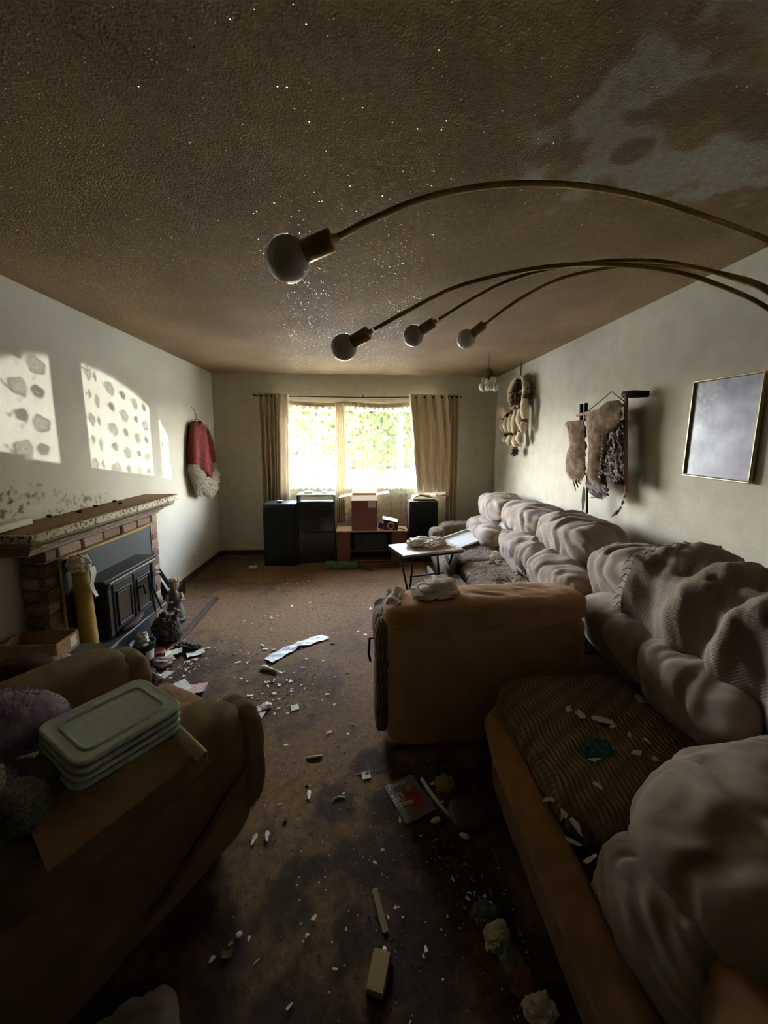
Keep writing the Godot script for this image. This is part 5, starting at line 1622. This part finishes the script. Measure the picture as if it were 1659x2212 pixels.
	one("teal_rag", cushion(Vector3(0.12, 0.02, 0.07), 2.6, 14, 0.010, 161, Vector3(22, 22, 22)), mat(rgb(54, 98, 104), 0.9), "small teal rag among the paper flakes on the seat", "rag", Vector3(0.82, 0.483, -1.19), Vector3(0, 0.3, 0))
	for i in 9:
		one("torn_strip", torn(Vector2(0.06, 0.02), 445 + i), M.paper, "torn white strip caught along the padded front edge of the sofa", "litter", Vector3(0.60 + 0.015 * (i % 3), 0.425, -1.06 + 0.045 * i), Vector3(0, i * 0.9, 0.1), "torn strips on the front edge")

func left_recliner() -> void:
	var s := thing("recliner_chair", "brown suede recliner chair facing the window beside the chest", "armchair", Vector3(-1.04, 0, -1.275), -0.564)
	part(s, "base", cushion(Vector3(0.86, 0.24, 0.84), 9.0, 14), M.chair, Vector3(0, 0.14, 0))
	part(s, "seat_cushion", cushion(Vector3(0.56, 0.24, 0.80), 4.0, 40, 0.014, 171, Vector3(10, 4, 4)), M.velvet, Vector3(0, 0.34, -0.06), Vector3(-0.05, 0, 0))
	part(s, "footrest", cushion(Vector3(0.54, 0.30, 0.12), 4.0, 24, 0.006, 172, Vector3(6, 6, 6)), M.velvet, Vector3(0, 0.26, -0.46))
	part(s, "backrest", cushion(Vector3(0.62, 0.78, 0.24), 4.0, 26, 0.012, 173, Vector3(5, 5, 5)), M.chair, Vector3(0, 0.66, 0.36), Vector3(0.2, 0, 0))
	for k in [-1, 1]:
		var arm := part(s, "arm", cushion(Vector3(0.22, 0.50, 0.84), 6.5, 26, 0.004, 174 + k, Vector3(5, 5, 5)), M.chair, Vector3(k * 0.375, 0.31, 0.0))
		part(arm, "arm_pad", cushion(Vector3(0.25, 0.17, 0.80), 3.4, 30, 0.006, 177 + k, Vector3(6, 6, 6)), M.chair, Vector3(0, 0.215, 0.01))
		part(arm, "arm_front", cushion(Vector3(0.23, 0.44, 0.14), 3.6, 22, 0.006, 180 + k, Vector3(6, 6, 6)), M.chair, Vector3(0, 0.02, -0.415))
	part(s, "release_lever", bar([Vector3(0.497, 0.36, -0.36), Vector3(0.508, 0.29, -0.22), Vector3(0.508, 0.20, -0.05), Vector3(0.50, 0.17, 0.02)], [0.010, 0.013, 0.013, 0.009], 10), M.wood_red)
	# cardboard sheet over the arm, lids on it
	var cs := thing("cardboard_sheet", "tan cardboard sheet lying over the recliner's arm under grey lids", "cardboard", Vector3(-1.04, 0, -1.275), -0.564)
	part(cs, "sheet", sheet(14, 20, func(u, v): return Vector3(lerpf(0.255, 0.545, u), 0.640 + 0.008 * sin(u * PI) - 0.045 * u * u + 0.02 * maxf(0.0, 0.12 - v) * 8.0 * u, lerpf(-0.15, 0.20, v) + 0.03 * u), 0.004), M.card)
	part(cs, "curled_edge", sheet(10, 8, func(u, v): return Vector3(lerpf(0.42, 0.555, u), 0.590 + 0.03 * sin(v * PI) - 0.04 * u + 0.035 * (1.0 - v), -0.135 - 0.035 * sin(v * 2.4)), 0.003), M.card_pale)
	var teal := grained(grain(135, 0.04, rgb(178, 190, 188), rgb(198, 208, 204), 3), 3.0, 0.4)
	var poly := PackedVector2Array()
	for q in [[-0.165, -0.10], [0.165, -0.10], [0.165, 0.10], [-0.165, 0.10]]:
		for i in 5:
			var a: float = [PI, PI * 1.5, 0.0, PI * 0.5][[[-0.165, -0.10], [0.165, -0.10], [0.165, 0.10], [-0.165, 0.10]].find(q)] + i * PI / 8.0
			poly.append(Vector2(q[0] - signf(q[0]) * 0.03 + 0.03 * cos(a), q[1] - signf(q[1]) * 0.03 + 0.03 * sin(a)))
	var lid := prism(poly, 0.010)
	var inner := PackedVector2Array()
	for p in poly:
		inner.append(p * Vector2(0.78, 0.70))
	var rim_pts := []
	for p in poly:
		rim_pts.append(Vector3(p.x, 0, p.y) * 0.985)
	rim_pts.append(rim_pts[0])
	var rise := []
	for p in inner:
		rise.append(Vector3(p.x, 0, p.y))
	rise.append(rise[0])
	for k in 4:
		var l := thing("bin_lid", ["grey-green plastic bin lid at the bottom of the stack on cardboard", "grey-green plastic bin lid second from the bottom of its stack", "grey-green plastic bin lid just under the topmost lid", "grey-green plastic bin lid on top of its stack, recessed panel showing"][k], "lid", Vector3(-0.730, 0.688 + 0.019 * k, -1.085 - 0.003 * k), 0.0, "stacked plastic lids")
		l.rotation = Vector3(0.10, 0.98 + 0.012 * k, -0.05)
		l.scale = Vector3(0.86, 0.9, 1.12)
		part(l, "plate", lid, teal, Vector3(0, 0, 0), Vector3(PI / 2, 0, 0))
		part(l, "rim", bar(rim_pts, 0.0085, 8), teal, Vector3(0, -0.002, 0))
		part(l, "raised_edge", bar(rise, 0.006, 8), teal, Vector3(0, 0.004, 0))
	# plush toys in the corner of the chair
	var plum := grained(grain(136, 0.08, rgb(164, 146, 188), rgb(198, 180, 218), 3), 6.0, 0.95, M.fine, 0.5)
	var toy := thing("plush_toy", "lilac plush toy slumped on the brown recliner chair", "plush toy", Vector3(-1.10, 0.50, -1.06))
	for q in [["body", Vector3(-0.16, 0.20, -0.02), Vector3(0.17, 0.19, 0.16)], ["arm", Vector3(0.075, 0.245, -0.025), Vector3(0.145, 0.085, 0.085)], ["leg", Vector3(0.10, 0.10, 0.075), Vector3(0.17, 0.085, 0.085)], ["paw", Vector3(0.245, 0.105, 0.055), Vector3(0.055, 0.052, 0.055)]]:
		var body := part(toy, q[0], cushion(q[2] * 2.0, 2.2, 22, 0.008, 190, Vector3(12, 12, 12)), plum, q[1], Vector3(0, 0.35, -0.2))
		var fz := begin()
		fuzz(fz, Vector3.ZERO, q[2] * 0.985, 3200, 0.014, 0.0022, 191)
		part(body, "pile", done(fz), plum)
	var sage := grained(grain(137, 0.08, rgb(112, 112, 98), rgb(144, 144, 126), 3), 6.0, 0.95, M.fine, 0.5)
	var toy2 := thing("plush_toy", "grey-green plush toy below the lilac plush on the recliner", "plush toy", Vector3(-0.86, 0.60, -0.87))
	for q in [["body", Vector3(-0.09, 0.12, 0.03), Vector3(0.11, 0.10, 0.10)], ["leg", Vector3(0.015, 0.07, -0.01), Vector3(0.075, 0.06, 0.06)]]:
		var body := part(toy2, q[0], cushion(q[2] * 2.0, 2.2, 22, 0.006, 195, Vector3(12, 12, 12)), sage, q[1])
		var fz := begin()
		fuzz(fz, Vector3.ZERO, q[2] * 0.985, 2400, 0.012, 0.002, 196)
		part(body, "pile", done(fz), sage)
	var bag := thing("dark_bag", "dark grey bag squeezed between the plush toys and lids", "bag", Vector3(-0.835, 0.625, -0.985))
	part(bag, "cloth", cushion(Vector3(0.13, 0.07, 0.11), 2.6, 24, 0.010, 197, Vector3(10, 10, 10)), mat(rgb(84, 76, 66), 0.85), Vector3(0, 0.05, 0))

# ---------------------------------------------------------------- litter on the carpet
func leaflet(size: Vector2, curl: float, seed: int, thick := 0.0012) -> ArrayMesh:
	# a piece of paper that does not lie quite flat
	var nn := noise(seed, 6.0, 2)
	return sheet(10, 10, func(u, v): return Vector3((u - 0.5) * size.x, 0.003 + curl * absf(nn.get_noise_2d(u * 0.5, v * 0.5)) + curl * pow(absf(u - 0.5) * 2.0, 3.0) * 0.5, (0.5 - v) * size.y), thick)

func floor_litter() -> void:
	var print_m := StandardMaterial3D.new()
	var pn := field(noise(201, 0.08, 3), 128, 128, true)
	print_m.albedo_texture = paint(128, 128, func(x, y):
		var k := 0.35 if (y % 9 < 3 and pn[y * 128 + x] > 120 and x > 10 and x < 118) else 0.0
		return rgb(214, 208, 190).lerp(rgb(90, 86, 80), k))
	print_m.roughness = 0.8
	var film := StandardMaterial3D.new()
	film.albedo_texture = paint(128, 128, func(x, y):
		var d := pn[y * 128 + x]
		return rgb(222, 220, 210).lerp(rgb(150, 146, 134), clampf((d - 132) / 60.0, 0, 1)))
	film.roughness = 0.45
	var pink_m := StandardMaterial3D.new()
	pink_m.albedo_texture = paint(64, 64, func(x, y): return rgb(206, 172, 160).lerp(rgb(150, 92, 84), 0.8 if (y % 13 < 4 and sin(x * 0.4 + y) > -0.6) else 0.0))
	pink_m.roughness = 0.7
	# long folded plastic strip
	var strip := thing("plastic_wrapper", "long twisted white plastic wrapper lying on the carpet", "wrapper", Vector3(-0.485, 0, -2.80), 0.84)
	part(strip, "film", sheet(40, 10, func(u, v):
		var tw: float = clampf(1.0 - absf(u - 0.52) * 7.0, 0, 1)
		var w: float = (0.095 - 0.04 * tw) * (v - 0.5)
		return Vector3((u - 0.5) * 0.50, 0.006 + 0.012 * tw * (0.5 + 0.5 * sin(v * 9.0)) + 0.004 * sin(u * 26.0 + v * 5.0) + 0.004, -w + 0.035 * (u - 0.5) - 0.025 * sin(u * 4.0)), 0.002), film)
	var bone := thing("bone_piece", "pale bone-shaped chew lying near the plastic wrapper", "chew", Vector3(-0.622, 0.012, -2.51), -0.5)
	part(bone, "shaft", bar([Vector3(-0.055, 0, 0), Vector3(0, 0.002, 0), Vector3(0.055, 0, 0)], [0.017, 0.011, 0.009], 8), M.cream)
	part(bone, "knuckle", crumple(Vector3(0.035, 0.03, 0.055), 501, 6), M.paper, Vector3(-0.065, 0.0, 0))
	# printed card with two photographs and papers on it
	var card := thing("photo_card", "cream printed card with two small dark photographs on the carpet", "card", Vector3(-0.655, 0.002, -2.062), -0.25)
	part(card, "sheet", leaflet(Vector2(0.185, 0.115), 0.006, 502), print_m)
	for k in 2:
		part(card, "photograph", box(Vector3(0.032, 0.0012, 0.036), 0.0003), M.black, Vector3(-0.065, 0.0075, -0.028 + 0.048 * k))
	one("letter_sheet", leaflet(Vector2(0.10, 0.05), 0.008, 503), print_m, "small folded letter lying across the printed photo card", "paper", Vector3(-0.633, 0.010, -2.105), Vector3(0, 0.15, 0))
	one("crumpled_paper", crumple(Vector3(0.075, 0.035, 0.055), 504, 8), M.white, "crumpled white paper at the corner of the printed photo card", "paper", Vector3(-0.565, 0.012, -2.135), Vector3(0, 0.5, 0))
	one("letter_sheet", leaflet(Vector2(0.085, 0.055), 0.005, 505), print_m, "grey printed slip between the photo card and the recliner chair", "paper", Vector3(-0.79, 0.002, -2.01), Vector3(0, -0.3, 0))
	one("paper_tag", crumple(Vector3(0.05, 0.012, 0.03), 506, 5), M.paper, "small white paper tag below the printed photo card", "paper", Vector3(-0.705, 0.004, -1.985), Vector3(0, 0.6, 0))
	one("popsicle_stick", box(Vector3(0.085, 0.003, 0.009), 0.001), M.paper, "thin white stick under the printed photo card's corner", "stick", Vector3(-0.722, 0.003, -2.0), Vector3(0, 1.0, 0))
	one("letter_sheet", leaflet(Vector2(0.045, 0.05), 0.004, 507), M.paper, "small square white paper alone on bare carpet beyond the photo card", "paper", Vector3(-0.395, 0.002, -2.124), Vector3(0, 0.3, 0))
	one("dust_clod", crumple(Vector3(0.10, 0.03, 0.07), 508, 8), M.wood_dark, "brown dust clod behind the grey printed slip", "dirt", Vector3(-0.874, 0.010, -2.09))
	# heap by the hearth
	one("white_card", leaflet(Vector2(0.14, 0.14), 0.004, 510), M.paper, "square blank whitish card beside the pink striped card", "card", Vector3(-1.15, 0.022, -2.31), Vector3(0, 0.75, 0.03))
	one("pink_card", leaflet(Vector2(0.13, 0.10), 0.010, 511), pink_m, "pink and white striped card lying on the dirty carpet", "card", Vector3(-1.045, 0.004, -2.33), Vector3(0, 0.2, 0))
	one("drink_can", turned([Vector2(0, -0.055), Vector2(0.024, -0.055), Vector2(0.031, -0.045), Vector2(0.031, 0.045), Vector2(0.026, 0.055), Vector2(0, 0.053)], 18), M.chrome, "shiny crushed drink can in the heap by the hearth", "can", Vector3(-1.345, 0.032, -2.43), Vector3(PI / 2, 0.9, 0))
	one("letter_sheet", leaflet(Vector2(0.085, 0.07), 0.006, 512), print_m, "tilted printed slip leaning above the drink can", "paper", Vector3(-1.285, 0.03, -2.455), Vector3(0.1, -0.5, 0.15))
	one("red_wrapper", crumple(Vector3(0.055, 0.05, 0.045), 513, 7), mat(rgb(150, 44, 34), 0.5), "crumpled red wrapper beside the white card", "wrapper", Vector3(-1.27, 0.016, -2.345))
	one("white_disc", turned([Vector2(0, 0), Vector2(0.016, 0), Vector2(0.017, 0.014), Vector2(0, 0.016)], 14), M.white, "white bottle top next to the crumpled red wrapper", "litter", Vector3(-1.32, 0.0, -2.35))
	one("dark_cloth", cushion(Vector3(0.19, 0.05, 0.10), 2.6, 18, 0.012, 514, Vector3(14, 14, 14)), grained(grain(138, 0.06, rgb(58, 54, 46), rgb(96, 90, 76), 3), 4.0, 0.95), "dark grey crumpled cloth lying at the hearth's edge", "cloth", Vector3(-1.30, 0.024, -2.83), Vector3(0, 0.1, 0))
	one("cream_envelope", leaflet(Vector2(0.11, 0.08), 0.012, 515), M.cream, "cream envelope half under the dark grey cloth", "envelope", Vector3(-1.36, 0.034, -2.725), Vector3(0, 0.4, 0.08))
	one("letter_sheet", leaflet(Vector2(0.12, 0.07), 0.010, 516), print_m, "printed sheet on carpet beside the dark grey cloth", "paper", Vector3(-1.22, 0.004, -2.755), Vector3(0, 0.55, 0))
	one("pink_wad", crumple(Vector3(0.15, 0.07, 0.11), 517, 9), mat(rgb(176, 150, 138), 0.8), "pinkish wad of paper in the heap by the hearth", "paper", Vector3(-1.375, 0.024, -2.62), Vector3(0, 0.7, 0))
	one("wood_splint", box(Vector3(0.20, 0.010, 0.012), 0.002), M.wood_pale, "thin pale splint of wood leaning on the hearth edge", "stick", Vector3(-1.395, 0.040, -2.80), Vector3(0, 1.1, 0.06))
	# by the recliner section and towards the viewer
	one("letter_sheet", leaflet(Vector2(0.04, 0.04), 0.006, 520), M.paper, "small white paper square at the recliner section's corner", "paper", Vector3(0.017, 0.002, -1.63), Vector3(0, 0.2, 0))
	one("paper_curl", bar([Vector3(-0.03, 0.004, 0.02), Vector3(-0.02, 0.006, 0.0), Vector3(0, 0.006, -0.008), Vector3(0.03, 0.004, -0.004)], 0.004, 6), M.paper, "little white curl of plastic on the carpet between the seats", "litter", Vector3(-0.103, 0, -1.517))
	one("twig", bar([Vector3(-0.04, 0.006, 0), Vector3(0, 0.008, 0.004), Vector3(0.045, 0.006, 0)], [0.003, 0.007, 0.004], 6), M.cream, "short pale twig on the carpet between the seats", "twig", Vector3(-0.242, 0, -1.752), Vector3(0, 0.1, 0))
	var mag := thing("magazine", "magazine with white masthead and red cover figure on the carpet", "magazine", Vector3(0.205, 0.0, -1.505), 0.42)
	part(mag, "pages", box(Vector3(0.145, 0.008, 0.195), 0.001), M.paper, Vector3(0, 0.004, 0))
	var cover := StandardMaterial3D.new()
	cover.albedo_texture = paint(128, 160, func(x, y):
		var c := rgb(112, 108, 100)
		if Vector2((x - 78) / 30.0, (y - 92) / 52.0).length() < 1.0:
			c = rgb(140, 52, 36)
		if Vector2((x - 80) / 13.0, (y - 46) / 15.0).length() < 1.0:
			c = rgb(170, 122, 96)
		if x < 46 and y > 46 and y < 100 and y % 8 < 4 and pn[y * 128 + x] > 100:
			c = rgb(214, 208, 196)
		return c)
	cover.roughness = 0.4
	var cs := begin(true)
	quad(cs, Vector3(-0.0725, 0.0086, -0.0975), Vector3(-0.0725, 0.0086, 0.0975), Vector3(0.0725, 0.0086, 0.0975), Vector3(0.0725, 0.0086, -0.0975))
	var cmesh := sheet(4, 4, func(u, v): return Vector3(lerpf(-0.0725, 0.0725, u), 0.0088, lerpf(-0.0975, 0.0975, v)))
	part(mag, "cover", flipped(cmesh), cover)
	var tm := TextMesh.new()
	var sf := SystemFont.new()
	sf.font_names = PackedStringArray(["Droid Sans"])
	tm.font = sf
	tm.text = "Preve"
	tm.font_size = 26
	tm.pixel_size = 0.0013
	tm.depth = 0.0006
	part(mag, "masthead", tm, M.white, Vector3(-0.02, 0.0092, -0.08), Vector3(-PI / 2, 0, 0))
	one("white_tube", bar([Vector3(-0.02, 0.008, -0.10), Vector3(0.0, 0.008, 0.0), Vector3(0.03, 0.008, 0.10)], 0.008, 10), M.paper, "white paper tube lying beside the magazine with red figure", "tube", Vector3(0.312, 0.0, -1.50), Vector3(0, 0.2, 0))
	one("yellow_bag", crumple(Vector3(0.10, 0.035, 0.10), 522, 8), mat(rgb(150, 122, 40), 0.6), "crumpled yellow wrapper beside the white paper tube", "wrapper", Vector3(0.375, 0.012, -1.56))
	one("packing_peanut", cushion(Vector3(0.045, 0.02, 0.022), 2.2, 8), M.paper, "white packing peanut below the magazine on the carpet", "litter", Vector3(0.30, 0.011, -1.39), Vector3(0, 0.3, 0))
	one("packing_peanut", cushion(Vector3(0.04, 0.02, 0.02), 2.2, 8), M.paper, "white packing peanut beside the padded front edge of the sofa", "litter", Vector3(0.40, 0.011, -1.32), Vector3(0, -0.5, 0))
	one("saucepan_lid", turned([Vector2(0, 0), Vector2(0.08, 0), Vector2(0.082, 0.008), Vector2(0.06, 0.016), Vector2(0, 0.022)], 24), mat(rgb(84, 74, 66), 0.5, 0.4), "dull round lid on the floor beside the white paper tube", "lid", Vector3(0.44, 0.0, -1.42))
	one("yellow_block", box(Vector3(0.055, 0.02, 0.10), 0.004), mat(rgb(140, 108, 34), 0.6), "dusty yellow plastic block on the dark carpet", "block", Vector3(0.045, 0.011, -0.94), Vector3(0, -0.3, 0))
	one("olive_strip", leaflet(Vector2(0.02, 0.13), 0.004, 524), mat(rgb(120, 112, 60), 0.7), "narrow olive strip of plastic on the dark carpet", "litter", Vector3(0.055, 0.002, -1.10), Vector3(0, 0.25, 0))
	for k in 5:
		one("green_packet", crumple(Vector3(0.10, 0.04, 0.08), 526 + k, 8), [mat(rgb(84, 98, 76), 0.5), M.paper, mat(rgb(92, 104, 70), 0.5), mat(rgb(118, 64, 46), 0.6), M.paper][k], ["dull green crumpled packet below the padded sofa edge", "whitish crumpled packet between the green packets", "olive green crumpled packet below the padded sofa edge", "rust red crumpled packet below the padded sofa edge", "grey-white crumpled bag at the end of the packets below the sofa edge"][k], "packet", Vector3(0.40 + 0.02 * k, 0.014, -1.06 + 0.055 * k), Vector3(0, k * 0.8, 0))
	one("yellow_leaf", leaflet(Vector2(0.03, 0.02), 0.004, 532), mat(rgb(140, 120, 50), 0.8), "small yellowish leaf on the dark carpet before the recliner", "leaf", Vector3(-0.414, 0.002, -1.011))
	one("white_button", turned([Vector2(0, 0), Vector2(0.009, 0), Vector2(0.010, 0.003), Vector2(0.006, 0.006), Vector2(0, 0.006)], 12), M.white, "bright white button on the dark carpet", "button", Vector3(-0.392, 0, -1.06))
	one("pale_towel", cushion(Vector3(0.30, 0.10, 0.22), 3.2, 24, 0.012, 533, Vector3(9, 9, 9)), M.grey_slip, "pale folded towel on the floor against the recliner chair", "towel", Vector3(-0.60, 0.05, -0.765), Vector3(0, 0.6, 0))
	# scraps: single bits, each its own thing
	var bits := [torn(Vector2(0.034, 0.022), 540), torn(Vector2(0.02, 0.016), 541), torn(Vector2(0.045, 0.016), 542), box(Vector3(0.034, 0.006, 0.007), 0.002), crumple(Vector3(0.018, 0.012, 0.013), 543, 3), torn(Vector2(0.026, 0.024), 544)]
	var mats := [M.paper, M.white, M.cream, M.card_pale, M.wood_dark]
	var zones := [[-0.394, -3.843, 0.02, 0.02, 1], [-0.669, -3.562, 0.03, 0.03, 2], [-0.805, -3.324, 0.06, 0.06, 4], [-0.85, -2.75, 0.30, 0.35, 34], [-0.50, -2.30, 0.22, 0.16, 42], [-1.22, -2.58, 0.16, 0.18, 34], [-0.75, -2.15, 0.2, 0.12, 16], [-0.35, -2.4, 0.35, 0.5, 22], [-0.2, -1.6, 0.25, 0.25, 14], [0.28, -1.45, 0.16, 0.16, 14], [0.1, -1.05, 0.30, 0.25, 22], [0.42, -1.15, 0.08, 0.2, 14], [-0.6, -3.9, 0.6, 0.5, 10], [0.2, -3.0, 0.25, 0.7, 6], [-0.3, -1.0, 0.2, 0.2, 6]]
	for z in zones:
		for i in z[4]:
			var p := Vector3(z[0] + rng.randfn() * z[2] * 0.6, 0.004, z[1] + rng.randfn() * z[3] * 0.6)
			if p.x > 0.02 and p.z < -1.7 and p.z > -2.7 or p.x > 0.48 and p.z > -1.75 or p.x < -1.40:
				continue
			var shape := rng.randi() % bits.size()
			var tone := rng.randi() % mats.size()
			var label: String = "tiny " + ["whitish", "white", "cream", "tan", "dark brown"][tone] + [" torn scrap", " torn speck", " torn sliver", " thin stick", " crumb", " torn chip"][shape] + " strewn over the carpet"
			var o := one("litter_scrap", bits[shape], mats[tone], label, "litter", p, Vector3(0, rng.randf() * TAU, 0), label.replace("tiny ", "").replace(" strewn over the carpet", "") + "s on the carpet")
			o.scale = Vector3.ONE * rng.randf_range(0.55, 1.15) * (0.6 if p.z > -1.35 else 1.0)
	# crumbs and dust too many to count
	var mm := MultiMesh.new()
	mm.transform_format = MultiMesh.TRANSFORM_3D
	mm.use_colors = true
	mm.mesh = crumple(Vector3(1, 0.5, 0.8), 550, 2)
	mm.instance_count = 5200
	for i in mm.instance_count:
		var z: Array = zones[[3, 4, 4, 5, 5, 6, 7, 8, 9, 10, 11, 12][rng.randi() % 12]]
		var p := Vector3(z[0] + rng.randfn() * z[2] * 0.9, 0.002, z[1] + rng.randfn() * z[3] * 0.9)
		p.x = clampf(p.x, -1.40, 0.50)
		if p.x > 0.04 and p.z < -1.74 and p.z > -2.7:
			p.z = -1.66
		var s := rng.randf_range(0.003, 0.009)
		mm.set_instance_transform(i, Transform3D(Basis(Vector3.UP, rng.randf() * TAU).scaled(Vector3(s, s, s)), p))
		mm.set_instance_color(i, [Color(0.07, 0.04, 0.02), Color(0.10, 0.06, 0.03), Color(0.16, 0.10, 0.05), Color(0.08, 0.05, 0.025), Color(0.3, 0.24, 0.15), Color(0.13, 0.08, 0.04), Color(0.45, 0.41, 0.32)][rng.randi() % 7])
	var cr := MultiMeshInstance3D.new()
	cr.name = "carpet_crumbs"
	cr.multimesh = mm
	var cm := mat(Color.WHITE, 0.95)
	cm.vertex_color_use_as_albedo = true
	cr.material_override = cm
	add_child(cr)
	tag(cr, "crumbs and dust strewn thickly over the carpet", "crumbs", "", "stuff")

func flipped(m: ArrayMesh) -> ArrayMesh:
	# the same sheet with its faces turned over
	var a := m.surface_get_arrays(0)
	var st := begin()
	var v: PackedVector3Array = a[Mesh.ARRAY_VERTEX]
	var uv: PackedVector2Array = a[Mesh.ARRAY_TEX_UV]
	for i in range(0, v.size(), 3):
		for k in [0, 2, 1]:
			st.set_uv(uv[i + k])
			st.add_vertex(v[i + k])
	return done(st)
